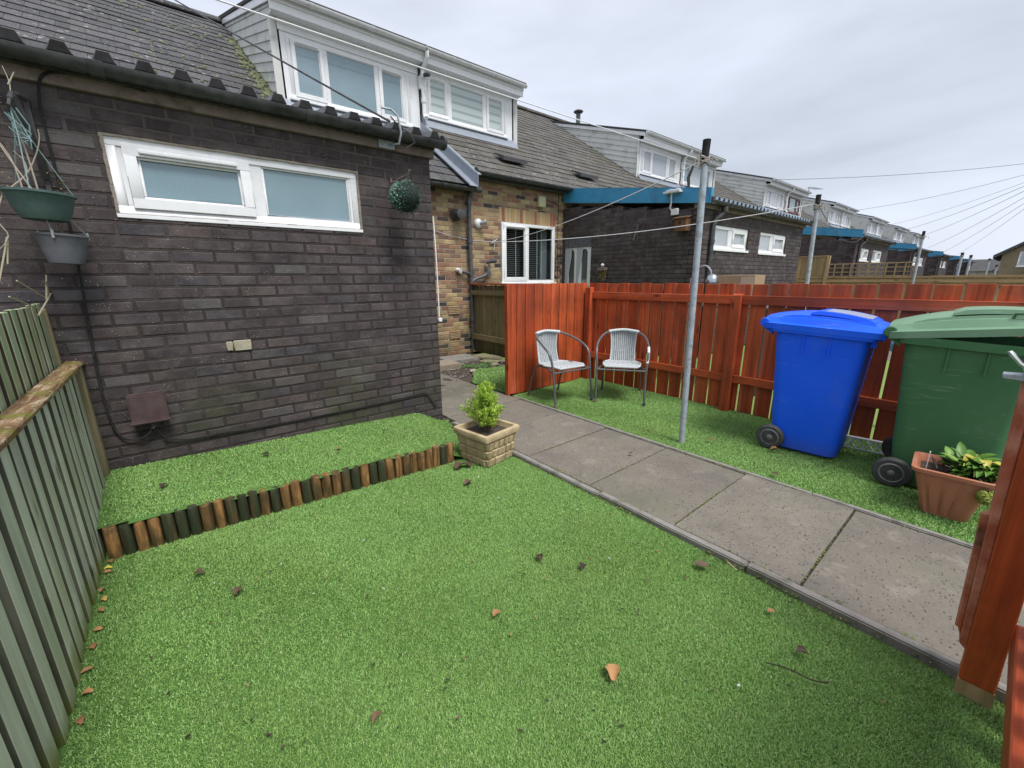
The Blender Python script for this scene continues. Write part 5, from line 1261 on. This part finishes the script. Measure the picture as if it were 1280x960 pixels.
def leaf(mb,base,dirv,L,W,droop,r,mi=None,up=.6):
    d=Vector(dirv).normalized(); side=d.cross(Vector((0,0,1))).normalized(); rows=[]; n=7
    for i in range(n+1):
        s=i/n; w=W*math.sin(math.pi*min(.985,max(.02,s**.75)))*(1+.08*math.sin(9*s)); c=Vector(base)+d*L*s+Vector((0,0,up*L*s-droop*L*s*s*1.6))
        cup=.28*w
        rows.append([c-side*w+Vector((0,0,cup)),c-side*w*.5+Vector((0,0,cup*.2)),c,c+side*w*.5+Vector((0,0,cup*.25)),c+side*w+Vector((0,0,cup))])
    b=[mb.vs(q) for q in rows]; f=[]
    for i in range(n):
        for k in range(4): f.append((b[i]+k,b[i]+k+1,b[i+1]+k+1,b[i+1]+k))
    mb.fs(f,r,mi)
for i in range(230):
    a=rl.uniform(0,6.28); rr_=rl.uniform(0,.10); base=(rr_*math.cos(a+1)*1.0+.015,rr_*math.sin(a+1)*.9-.035,rl.uniform(.0,.05))
    leaf(mb,base,(math.cos(a),math.sin(a),0),rl.uniform(.05,.105),rl.uniform(.016,.032),rl.uniform(.25,.6),min(.97,max(0,rl.gauss(.42,.2))),up=rl.uniform(.45,1.4))
for i in range(3): leaf(mb,(.03-.02*i,-.03-.03*i,.09),(math.cos(2.5+i),math.sin(2.5+i),0),.07,.026,.7,.93,up=.6)
mb.build('foliage',leaf_mat('broad_leaf',[(0,(.05,.10,.02)),(.35,(.09,.20,.03)),(.65,(.15,.28,.05)),(.85,(.30,.36,.07)),(.95,(.45,.38,.07)),(1,(.55,.28,.04))],.42),PL,smooth=60)
mb=MB()
for i in range(26):
    a=rl.uniform(0,6.28); mb.tube([(rl.uniform(-.09,.09),rl.uniform(-.11,.12),0),(rl.uniform(-.1,.1),rl.uniform(-.12,.12),rl.uniform(.02,.09))],.0025,4)
for a_,b_ in (((-.06,.10,.0),(-.075,.13,.07)),((-.08,.10,.01),(-.04,.12,.05))): mb.tube([a_,b_],.004,5)
mb.build('stems',m_simple('dark_stem',(.05,.035,.025),.8),PL)
hl=thing('seed_head',(3.21,-.085,.20),'round yellow-green flower head hanging over the rim of the terracotta planter','flower head')
mb=MB(); 
for i in range(260):
    d=Vector((rl.gauss(0,1),rl.gauss(0,1),rl.gauss(0,1))).normalized(); p=d*.036; s1=d.cross(Vector((.3,.5,.8))).normalized()*.008; s2=d.cross(s1).normalized()*.008
    mb.fs([(lambda b:(b,b+1,b+2,b+3))(mb.vs([p-s1,p-s2+d*.006,p+s1,p+s2+d*.004]))],rl.random())
mb.lathe([(.002,-.034),(.024,-.024),(.034,0),(.024,.024),(.002,.034)],n=12,r=.2); mb.build('florets',leaf_mat('yellow_green',[(0,(.12,.17,.03)),(.5,(.27,.32,.06)),(1,(.42,.42,.11))]),hl,smooth=0)
mb=MB(); mb.tube([(0,0,.03),(.02,.02,.07),(.05,.04,.08)],.003,5); mb.build('stem',m_simple('green_stem',(.12,.17,.04),.7),hl)
# ------------------------------------------------------------------ hanging planters on the dark wall
hk=thing('basket_bracket',(-.40,3.44,1.85),'black scrolled bracket on the dark wall above the green hanging bowl','bracket')
mb=MB(hk.location); mb.box(-.405,-.385,3.425,3.443,1.84,2.28); mb.tube([(-.395,3.43,2.27),(-.41,3.35,2.265),(-.415,3.25,2.24),(-.42,3.20,2.20)],.010,8); mb.tube([(-.395,3.42,1.90),(-.39,3.36,2.0),(-.405,3.27,2.16),(-.415,3.24,2.23)],.017,8); mb.tube([(-.42,3.20,2.20),(-.425,3.18,2.17),(-.435,3.20,2.15),(-.43,3.22,2.17)],.007,7); mb.build('arm',M['black_plastic'],hk)
hk2=M['gteal']=m_simple('teal_plastic',(.012,.075,.065),.5,.45,var=.25,dirt=(.05,.07,.06),dirtamt=.5)
M['grey_plastic']=m_simple('grey_plastic',(.075,.08,.10),.55,.4,var=.25,dirt=(.13,.13,.13),dirtamt=.5)
def hangpot(loc,label,prof,mat,tilt,name='hanging_pot',flat=1.):
    H=thing(name,loc,label,'planter'); mb=MB(); M3=Matrix.Rotation(tilt,3,'Y')
    mb.lathe(prof,n=32,M=M3); mb.build('pot',mat,H,smooth=45)
    mb=MB(); mb.lathe([(prof[3][0]*.9,-.012),(prof[3][0]*.9,-.006)],n=20,M=M3); mb.build('compost',M['soil'],H); return H
g1=hangpot((-.408,3.22,1.795),'dark green hanging bowl with dead stems on the dark wall',[(.070,-.13),(.082,-.128),(.105,-.08),(.120,-.018),(.124,-.012),(.131,-.010),(.131,.0),(.122,.002),(.112,-.02)],M['gteal'],R(2))
g2=hangpot((-.375,3.27,1.60),'grey half-round plastic pot hung on strings below the green bowl',[(.062,-.145),(.068,-.143),(.085,-.08),(.094,-.012),(.096,-.008),(.101,-.006),(.101,.003),(.096,.004),(.088,-.02)],M['grey_plastic'],R(3))
mb=MB()
for a in (.4,2.4,4.6): mb.tube([(.125*math.cos(a),.125*math.sin(a),0),(.03*math.cos(a)-.01,.03*math.sin(a)-.01,.25),(-.018,-.02,.385)],.003,5)
for i in range(10): mb.tube([(-.02+.02*math.cos(i),-.02+.02*math.sin(i*1.3),.37-.01*i),(0+.03*math.cos(i*2),-.02+.02*math.sin(i*2),.30-.012*i),(.02,-.02,.24)],.0028,4)
mb.build('string',m_simple('teal_string',(.17,.27,.27),.8),g1)
mb=MB()
for a in (.3,2.7,4.5): mb.tube([(.098*math.cos(a),.098*math.sin(a),0),(.06*math.cos(a)-.02,.06*math.sin(a)-.03,.10),(.0,-.03,.16)],.0025,5); mb.tube([(.098*math.cos(a),.098*math.sin(a),-.02),(.098*math.cos(a),.098*math.sin(a),.02)],.006,6)
mb.build('string',m_simple('pale_string',(.30,.33,.33),.8),g2)
ds=thing('dead_stems',(-.41,3.22,1.78),'pale leafless dead stems growing out of the green hanging bowl','dead plant'); rd=random.Random(31)
mb=MB()
for pts in ([(0,0,0),(-.005,.0,.2),(-.02,.02,.38),(-.005,.05,.50),(-.015,.06,.58)],[(-.01,.05,.50),(.02,.05,.56)],[(-.12,.0,.0),(-.03,.0,.09),(.02,.0,.18),(.05,.0,.26),(.055,0,.31)],[(-.01,.0,.0),(-.08,.0,.2),(-.12,.03,.36),(-.13,.05,.44)],[(-.05,0,.0),(-.06,0,.15),(-.09,.02,.24)],[(-.14,0,.02),(-.02,.02,.03),(-.10,.0,.0),(-.20,-.03,.05)],[(-.03,0,.05),(-.02,.01,.15),(-.05,.01,.2)],[(-.12,0,.0),(-.16,-.02,-.12),(-.14,-.02,-.20),(-.20,-.01,-.28)]):
    mb.tube(smoothpts(pts,4),[.0042-.0028*i/(4*(len(pts)-1)) for i in range(4*(len(pts)-1)+1)],5)
mb.build('stems',m_simple('dead_stem',(.42,.36,.27),.85,var=.3,nscale=40),ds)
mb=MB()
for i in range(130):
    x=rd.choice([-.12,-.09,-.02,.06,.09])+rd.uniform(-.015,.015); p=Vector((x,rd.uniform(-.02,.03),rd.uniform(-.01,.30 if x<0 else .12))); a=rd.uniform(0,6.28); d=Vector((math.cos(a),math.sin(a),rd.uniform(-.6,.6)))*rd.uniform(.004,.010); e=d.cross(Vector((0,0,1))).normalized()*.004
    mb.poly([p-d,p-e,p+d,p+e],rd.random())
mb.build('withered_leaves',leaf_mat('withered',[(0,(.16,.11,.06)),(.6,(.30,.24,.10)),(1,(.30,.30,.06))]),ds)
ds2=thing('dead_stems',(-.52,3.15,1.2),'bare pale twigs poking up behind the top of the left fence','dead plant')
mb=MB()
for pts in ([(0,0,0),(.02,.3,.10),(.03,.45,.17),(.06,.6,.21)],[(.01,.22,.07),(.03,.25,.2)],[(.01,.2,.08),(-.02,-.1,.17)],[(.02,.35,.13),(.09,.55,.14)],[(0,.1,.02),(-.03,-.25,.10)],[(.015,.28,.1),(.03,.2,.17)],[(-.10,.0,.15),(-.06,.05,.3),(-.04,.08,.38),(-.06,.05,.25)]):
    mb.tube(smoothpts(pts,4),.0036,5)
mb.build('stems',m_simple('dead_twig',(.38,.33,.20),.85,var=.3,nscale=40),ds2)
# topiary ball
tb=thing('topiary_ball',(1.575,3.22,1.985),'artificial topiary ball hanging near the right corner of the dark wall','topiary ball')
mb=MB(); rt=random.Random(3)
for i in range(2600):
    d=Vector((rt.gauss(0,1),rt.gauss(0,1),rt.gauss(0,1))).normalized(); rad=.115+rt.uniform(-.012,.012); p=d*rad
    t1=d.cross(Vector((rt.random(),rt.random(),rt.random()))).normalized(); t2=d.cross(t1); l=.0095; w=.0042; k=t1*.6+d*.8
    k.normalize(); mb.fs([(lambda b:(b,b+1,b+2,b+3))(mb.vs([p,p+k*l*.5+t2*w,p+k*l,p+k*l*.5-t2*w]))],rt.random())
mb.build('foliage',leaf_mat('topiary_leaf',[(0,(.012,.04,.03)),(.5,(.03,.10,.065)),(.75,(.08,.19,.14)),(.92,(.25,.40,.33)),(1,(.5,.62,.56))],.4),tb,smooth=0)
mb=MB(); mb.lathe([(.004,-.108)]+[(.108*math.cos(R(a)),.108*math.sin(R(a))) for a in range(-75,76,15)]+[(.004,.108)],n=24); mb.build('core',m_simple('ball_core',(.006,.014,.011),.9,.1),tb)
rbk=thing('basket_bracket',(1.56,3.44,2.10),'rusty iron bracket holding the topiary ball','bracket')
mb=MB(rbk.location); mb.box(1.552,1.568,3.425,3.442,1.97,2.16); mb.tube([(1.56,3.43,2.12),(1.58,3.30,2.135),(1.60,3.20,2.15),(1.605,3.18,2.18)],.008,7); mb.tube([(1.56,3.43,2.03),(1.59,3.30,2.07),(1.60,3.20,2.14)],.007,7); mb.tube([(1.60,3.21,2.14),(1.58,3.22,2.10),(1.575,3.22,2.08)],.004,6); mb.build('arm',M['rust'],rbk)
# ------------------------------------------------------------------ behind the red fence
cb=thing('cardboard_box',(5.55,2.25,1.02),'brown cardboard box showing above the red fence behind the outdoor lamp','box')
mb=MB(); mb.box(-.15,.15,-.22,.22,0,.36); mb.build('carton',m_simple('cardboard',(.36,.25,.15),.85,.2,var=.1),cb,bevel=.003)
mb=MB(); mb.box(-.02,.02,-.221,.221,.36,.362); mb.box(-.152,-.149,-.21,-.06,.02,.34); mb.build('tape',m_simple('box_light',(.52,.42,.30),.7),cb)
tbk=thing('garden_table',(5.55,2.35,0),'grey garden table hidden behind the red fence under the cardboard box','table')
mb=MB(); mb.box(-.35,.35,-.6,.6,.99,1.015); mb.build('top',M['gutter_grey'],tbk)
for sx in (-.3,.3):
    for sy in (-.55,.55): mb=MB(); mb.tube([(sx,sy,-.03),(sx,sy,.99)],.018,8); mb.build('leg',M['gutter_grey'],tbk)
al=thing('arc_lamp',(5.40,2.72,0),'small arched chrome lamp with a round shade just above the red fence','lamp')
chrome=m_simple('chrome',(.45,.47,.5),.22,.6,metal=.9)
mb=MB(); mb.tube(smoothpts([(0,.10,-.03),(0,.10,1.2),(0,.08,1.34),(0,.02,1.46),(0,-.08,1.50),(0,-.15,1.44),(0,-.16,1.40)]),.012,8); mb.build('stem',chrome,al)
mb=MB(); mb.lathe([(.085,-.05),(.082,-.02),(.066,.02),(.04,.045),(.01,.055)],(0,-.18,1.345),20,cap=True); mb.build('shade',chrome,al)
wr=thing('clothes_airer',(4.11,.55,0),'low white metal rack with zigzag bars on the ground between the two bins','rack')
mb=MB(); mb.tube([(4.10-4.11,.22,.105),(4.06-4.11,-.0,.10),(-.10,.16,.105)],.001,3)
mb=MB(); mb.tube([(-.05,.18,.105),(.02,-.20,.10)],.010,8); mb.tube([(-.05,.18,.012),(.02,-.20,.012)],.006,8)
n=7
for i in range(n):
    a=Vector((-.05,.18,0)).lerp(Vector((.02,-.20,0)),i/n);b=Vector((-.05,.18,0)).lerp(Vector((.02,-.20,0)),(i+1)/n); za,zb=(.10,.015) if i%2==0 else (.015,.10)
    mb.tube([(a.x,a.y,za),(b.x,b.y,zb)],.007,6); mb.tube([(a.x+.02,a.y,zb),(b.x+.02,b.y,za)],.004,5)
mb.build('bars',M['white_paint'],wr)
# toys glimpsed through the gaps of the red fence
for (x,y,z,c,l) in ((5.0,.62,.75,(.05,.35,.7),'small light blue toy glimpsed through the red fence between the bins'),(5.0,.50,.78,(.7,.12,.25),'small pink toy glimpsed through the red fence beside the green bin')):
    t_=thing('toy',(x,y,0),l,'toy'); mb=MB(); mb.lathe([(.01,z-.07),(.05,z-.05),(.06,z),(.04,z+.05),(.01,z+.07)],n=14); mb.build('ball',m_simple('toy_paint_%d'%int(c[0]*100),c,.4),t_); mb=MB(); mb.tube([(0,0,-.03),(0,0,z-.05)],.02,8); mb.build('stand',M['white_paint'],t_)
# ------------------------------------------------------------------ slabs, stones, weeds beyond the path
for i,(x,y,w,d,z,l) in enumerate(((3.12,5.65,.60,.42,.075,'tan stone step laid across the end of the path'),(3.75,6.05,.62,.5,.04,'mossy flat slab in front of the yellow wall'),)):
    mb=MB((x,y,z)); mb.hexa([(x-w/2,y-d/2,-.03),(x+w/2,y-d/2-.03,-.03),(x+w/2,y+d/2,-.03),(x-w/2,y+d/2,-.03),(x-w/2,y-d/2,z),(x+w/2,y-d/2-.03,z),(x+w/2,y+d/2,z),(x-w/2,y+d/2,z)],.8); tag(mb.build('stone_slab',M['kerb'] if i else m_simple('tan_stone',(.27,.21,.14),.85,.3,var=.3,bump=.4),None,bevel=.01,seg=2),l,'slab')
rs=random.Random(77)
SN_=['long mossy stone leaning at the foot of the old fence','flat grey stone in the soil bed nearest the old fence','small pale stone at the corner of the back turf patch','brown stone at the middle of the soil bed','thin mossy plank-like stone by the red panel']
for i,(x,y,sx,sy,sz,rzz) in enumerate(((4.12,5.75,.30,.09,.06,-1.0),(3.98,5.45,.18,.07,.03,-.8),(3.36,5.02,.06,.04,.025,0),(3.9,5.2,.10,.06,.03,.5),(4.15,5.25,.22,.04,.03,-1.2))):
    st=thing('stone',(x,y,.02),SN_[i],'stone',rz=rzz); mb=MB()
    rings=[]
    for z,k in ((-.5,.7),(0,1.),(.6,.9),(1.,.45)): rings.append([(sx*k*math.cos(a)*(1+.15*math.sin(3*a+i)),sy*k*math.sin(a)*(1+.12*math.sin(4*a)),z*sz) for a in [2*math.pi*q/12 for q in range(12)]])
    mb.loft(rings,.5); mb.build('rock',m_simple('mossy_stone%d'%i,(.22,.19,.10) if i!=2 else (.42,.38,.28),.9,.2,var=.3,bump=.5,dirt=(.08,.09,.02),dirtamt=.7,dscale=15),st,smooth=60)
mb=MB()
for i in range(420):
    cx,cy=rs.choice([(3.62,5.28),(3.75,5.22),(3.5,5.4),(4.12,5.0),(3.9,5.35)]); x=cx+rs.gauss(0,.07);y=cy+rs.gauss(0,.05); a=rs.uniform(0,6.28)
    leaf(mb,(x,y,rs.uniform(0,.02)),(math.cos(a),math.sin(a),0),rs.uniform(.02,.05),rs.uniform(.004,.009),.6,rs.random(),up=rs.uniform(.5,1.6))
tag(mb.build('weeds',leaf_mat('weed_green',[(0,(.04,.12,.03)),(.6,(.08,.26,.06)),(1,(.22,.28,.06))]),None),'low green weeds growing in the soil bed behind the red panel','weeds',kind='stuff')
mb=MB()
for i in range(260):
    x=rs.uniform(2.9,4.25);y=rs.uniform(4.7,6.2); s=rs.uniform(.006,.022); z=.005; a=rs.uniform(0,3)
    rings=[[(x+s*k*math.cos(q*1.05+a)*1.3,y+s*k*math.sin(q*1.05+a),z+h*s) for q in range(6)] for h,k in ((-.3,.8),(.3,1),(.8,.5))]
    mb.loft(rings,rs.random())
tag(mb.build('pebbles',m_simple('pebble',(.16,.13,.10),.9,.2,var=.5,nscale=3),None),'scattered pebbles and crumbs of earth on the soil bed','pebbles',kind='stuff')
# ------------------------------------------------------------------ fallen leaves and litter
LM=leaf_mat('dead_leaf',[(0,(.035,.025,.02)),(.3,(.12,.075,.05)),(.6,(.30,.15,.07)),(.85,(.48,.27,.11)),(1,(.66,.55,.10))],.6)
def dead(x,y,z,s,r,label,curl=.5,a=None):
    a=rs.uniform(0,6.28) if a is None else a; st=thing('fallen_leaf',(x,y,z),label,'leaf','fallen leaves on the turf',rz=a); mb=MB()
    rows=[];n=12
    for i in range(n+1):
        t=i/n; w=s*.40*math.sin(math.pi*min(.97,max(.05,t**.85)))**.55*(1+.20*math.sin(t*17+a*3)); c=Vector((s*(t-.5),.06*s*math.sin(4*t),.12*s*math.sin(math.pi*t)))
        cv=curl*.55*(1+.5*math.sin(5*t+a)); rows.append([c+Vector((0,-w*.92,cv*w)),c+Vector((0,-w*.5,.15*w*cv)),c,c+Vector((0,w*.5,.25*w*cv)),c+Vector((0,w*.9,1.1*cv*w))])
    b=[mb.vs(q) for q in rows]; f=[]
    for i in range(n):
        for k in range(4): f.append((b[i]+k,b[i]+k+1,b[i+1]+k+1,b[i+1]+k))
    mb.fs(f,r); mb.build('blade',LM,st,smooth=60)
    mb=MB(); mb.tube([(-s*.5,0,0),(-s*.66,.02*s,.05*s)],s*.02,5); mb.build('stalk',LM,st); return st
zt=LZ+.026
dead(1.01,.672,zt+.004,.066,.76,'large curled orange-brown leaf in the near middle of the lawn',.9,.6)
dead(.855,1.155,zt,.038,.62,'small reddish leaf on the lawn beyond the large orange leaf',.5)
dead(1.80,.745,zt+.003,.06,.30,'grey-brown curled leaf on the lawn close to the kerb',.7,2.2)
dead(1.355,1.11,zt,.045,.03,'blackish twisted leaf in the middle of the lawn',1.2)
dead(1.235,1.30,zt,.045,.12,'dark thin leaf left of the middle of the lawn',1.0)
dead(.03,2.02,zt,.05,.25,'brown leaf lying in the left part of the lawn',.6)
dead(-.10,2.28,zt,.045,.2,'dark leaf near the left end of the log edging',.6)
dead(.30,1.07,zt,.035,.35,'small brown leaf at the near left of the lawn',.6)
dead(1.40,2.20,zt,.07,.28,'brown leaf just in front of the log edging near the stone planter',.5)
dead(1.50,2.45,zt,.10,.22,'large crumpled reddish brown leaf beside the stone planter',.7,.3)
dead(1.56,2.43,zt,.08,.2,'second crumpled leaf tucked against the stone planter',.8,1.4)
dead(1.75,.42,zt,.03,.65,'tiny orange leaf near the kerb on the right of the lawn',.6)
dead(1.62,.27,zt,.04,.15,'dark curled leaf on the near right of the lawn',.9)
dead(2.62,1.72,.022,.035,.1,'small dark leaf lying on the paving',.5)
dead(3.36,1.45,.02,.05,.45,'tan leaf on the turf beside the foot of the nearest pole',.6)
dead(3.08,.86,.02,.05,.25,'reddish brown leaf on the right edge of the paving',.5)
dead(3.55,1.02,.02,.06,.55,'tan leaf under the wheel of the blue bin',.6)
dead(3.13,1.9,.02,.03,.05,'small dark leaf on the turf in front of the chairs',.6)
dead(.8,3.0,z_bed(.8,3.0)+.02,.04,.55,'small orange leaf on the raised bed',.6)
dead(-.2,3.05,z_bed(-.2,3.05)+.02,.05,.1,'dark leaf on the raised bed near the left fence',.8)
dead(.35,3.15,z_bed(.35,3.15)+.02,.045,.05,'blackish leaf in the middle of the raised bed',.8)
i=0
for y,r_,w in ((2.63,1.0,'bright yellow'),(2.60,.8,'orange'),(2.45,.7,'tan'),(2.36,.9,'yellowish'),(2.28,.65,'light brown'),(2.15,.8,'ochre'),(2.05,.6,'brown'),(1.92,.7,'pale brown'),(1.80,.75,'golden brown'),(1.68,.55,'dull brown'),(2.70,.6,'reddish')):
    dead(-.458+rs.uniform(0,.02),y,zt-.010,.032,r_,'%s leaf at the foot of the left fence, %s'%(w,['nearest the log edging','second from the log edging','third from the log edging','fourth along the boards','fifth along the boards','sixth along the boards','seventh along the boards','eighth along the boards','ninth along the boards','nearest the camera','touching the log edging'][i]),.5); i+=1
for (pts,l) in (([(1.47,.34,zt),(1.50,.28,zt+.004),(1.52,.21,zt),(1.55,.17,zt+.004)],'dark twig lying on the right of the lawn'),([(1.90,.62,zt+.0),(1.885,.66,zt+.03)],'short pale straw standing by the kerb')):
    mb=MB(pts[0]); mb.tube(smoothpts(pts,3),.0024,5,r=.03); tag(mb.build('twig',LM if 'dark' in l else m_simple('straw'+str(len(l)),(.5,.42,.22),.8),None),l,'twig')
mb=MB(); 
for i in range(520):
    q=rs.random()
    if q<.45: x=rs.uniform(-.44,1.9);y=rs.uniform(-.1,2.6);z=LZ+.022
    elif q<.8: x=rs.uniform(-.44,1.7);y=rs.uniform(2.8,3.42);z=z_bed(x,y)+.014
    else: x=rs.uniform(3.05,4.25);y=rs.uniform(-.1,3.5);z=z_right(x,y)+.02
    s=rs.uniform(.0012,.0033); a=rs.uniform(0,3); e=rs.uniform(1,3)
    mb.hexa([(x+s*e*c1_*math.cos(a)-s*c2_*math.sin(a),y+s*e*c1_*math.sin(a)+s*c2_*math.cos(a),z+h) for h in (0,s*.7) for c1_,c2_ in ((-1,-1),(1,-1),(1,1),(-1,1))],rs.random())
tag(mb.build('litter_crumbs',leaf_mat('crumbs',[(0,(.02,.018,.015)),(.6,(.08,.06,.04)),(.85,(.3,.2,.1)),(.93,(.6,.6,.58)),(1,(.45,.5,.5))]),None,smooth=0),'scattered tiny dark crumbs and bits of litter on the turf','litter',kind='stuff')
mb=MB()
for i in range(420):
    y=-.6+i*.0105+rs.uniform(-.01,.01)
    for (x,z,dens) in ((1.9985,-.004,.22),(2.974,-.004,.22),(1.942,-.02,.4),(4.30,.0,.6)):
        if rs.random()<dens*(.5+.5*math.sin(y*5+x*3)):
            for _ in range(4): a=rs.uniform(0,6.28); leaf(mb,(x+rs.uniform(-.006,.006),y+rs.uniform(-.02,.02),z),(math.cos(a),math.sin(a),0),rs.uniform(.008,.022)*(2.4 if x>4 else 1),rs.uniform(.002,.004),.5,rs.random(),up=1.2)
for i in range(230):
    jy=rs.choice([.39-.6165,.39,1.0065,1.0065,1.0065,1.623,2.2395]); x=rs.uniform(2.0,2.96) if rs.random()<.4 else rs.gauss(2.35,.12)
    if x<2.0 or x>2.96: continue
    for _ in range(3): a=rs.uniform(0,6.28); leaf(mb,(x,jy+rs.uniform(-.005,.005),-.004),(math.cos(a),math.sin(a),0),rs.uniform(.005,.012),rs.uniform(.0015,.003),.5,rs.random(),up=1.)
tag(mb.build('moss_tufts',leaf_mat('moss_tuft',[(0,(.06,.09,.02)),(.6,(.12,.17,.03)),(1,(.26,.25,.08))]),None),'tiny tufts of moss and weed in the joints along the path and fence foot','moss',kind='stuff')
# moss cushions on the near roof
mb=MB(); rm=random.Random(66)
for i in range(330):
    if i<230: Y=8.0+rm.random()**1.1*3.0; X=1.90-abs(rm.gauss(0,.10))-.01
    else: X=rm.uniform(.2,1.6);Y=rm.uniform(8,11.5)
    z=rz_(Y,-.23)+.028; s=rm.uniform(.012,.036)*(1 if i<230 else .7)
    mb.lathe([(s,-.01),(s*1.02,s*.2),(s*.7,s*.6),(s*.15,s*.8)],(X,Y,z),7,Matrix.Rotation(R(33),3,'X')@Matrix.Diagonal((1,1.2,1)),rm.random(),cap=True)
tag(mb.build('roof_moss',[m_simple('moss_cushion',(.13,.16,.02),.95,.1,var=.5,nscale=20,bump=.8)],None,smooth=60),'yellow-green moss cushions on the nearest roof beside the dormer cheek','moss',kind='stuff')
# ------------------------------------------------------------------ camera, sky, sun
cam=bpy.data.cameras.new('camera'); co=bpy.data.objects.new('camera',cam); COL.objects.link(co)
cam.sensor_width=36; cam.lens=512/1280*36; cam.clip_start=.02; cam.clip_end=1500
Rm=Matrix(((0.77163186,0.16441386,-0.61445289),(-0.636018,0.18715871,-0.7486339),(-0.00808558,0.96847287,0.2489878)))
q=Rm.to_quaternion(); co.matrix_world=Matrix.Translation((0,0,1.36))@q.to_matrix().to_4x4()
scene.camera=co
w=bpy.data.worlds.new('World'); scene.world=w; w.use_nodes=True; nt=w.node_tree; nt.nodes.clear()
out=nt.nodes.new('ShaderNodeOutputWorld'); bg=nt.nodes.new('ShaderNodeBackground'); sky=nt.nodes.new('ShaderNodeTexSky'); sky.sky_type='NISHITA'; sky.sun_disc=False
SE,SA=R(62),R(180)
sky.sun_elevation=SE; sky.sun_rotation=SA; sky.air_density=1.5; sky.dust_density=3
tc=nt.nodes.new('ShaderNodeTexCoord'); mp=nt.nodes.new('ShaderNodeMapping'); mp.inputs['Scale'].default_value=(1,1,3.2); nt.links.new(tc.outputs['Generated'],mp.inputs[0])
n1=nt.nodes.new('ShaderNodeTexNoise'); n1.inputs['Scale'].default_value=1.5; n1.inputs['Detail'].default_value=6; n1.inputs['Roughness'].default_value=.52; n1.inputs['Distortion'].default_value=.3; nt.links.new(mp.outputs[0],n1.inputs['Vector'])
cr=nt.nodes.new('ShaderNodeValToRGB'); e=cr.color_ramp.elements; e[0].position=.30; e[0].color=(.40,.432,.497,1); e[1].position=.68; e[1].color=(.60,.643,.735,1); nt.links.new(n1.outputs['Fac'],cr.inputs[0])
sp=nt.nodes.new('ShaderNodeSeparateXYZ'); nt.links.new(tc.outputs['Generated'],sp.inputs[0])
zr=nt.nodes.new('ShaderNodeValToRGB'); e=zr.color_ramp.elements; e[0].position=0.; e[0].color=(.97,.98,1.0,1); e[1].position=.75; e[1].color=(1.15,1.13,1.12,1); nt.links.new(sp.outputs[2],zr.inputs[0])
mu=nt.nodes.new('ShaderNodeMix'); mu.data_type='RGBA'; mu.blend_type='MULTIPLY'; mu.inputs[0].default_value=1; nt.links.new(cr.outputs[0],mu.inputs[6]); nt.links.new(zr.outputs[0],mu.inputs[7])
sc_=nt.nodes.new('ShaderNodeMix'); sc_.data_type='RGBA'; sc_.blend_type='MULTIPLY'; sc_.inputs[0].default_value=1; sc_.inputs[7].default_value=(10,10,10,1); nt.links.new(mu.outputs[2],sc_.inputs[6])
mx=nt.nodes.new('ShaderNodeMix'); mx.data_type='RGBA'; mx.inputs[0].default_value=.90; nt.links.new(sky.outputs[0],mx.inputs[6]); nt.links.new(sc_.outputs[2],mx.inputs[7])
nt.links.new(mx.outputs[2],bg.inputs[0]); bg.inputs[1].default_value=.10; nt.links.new(bg.outputs[0],out.inputs[0])
sl=bpy.data.lights.new('sun','SUN'); sl.energy=2.4; sl.angle=R(20); sl.color=(1,.97,.93); so=bpy.data.objects.new('sun',sl); COL.objects.link(so)
# sun stands behind the camera's left shoulder, high
dirv=Vector((math.sin(SA)*math.cos(SE),math.cos(SA)*math.cos(SE),math.sin(SE)))
so.rotation_euler=dirv.to_track_quat('Z','Y').to_euler(); so.location=(0,0,20)
vs=scene.view_settings; vs.view_transform='Standard'; vs.look='None'; vs.exposure=0.6; vs.gamma=1; vs.use_curve_mapping=False
scene.render.resolution_x=1024; scene.render.resolution_y=768
scene.cycles.max_bounces=8; scene.cycles.transparent_max_bounces=8
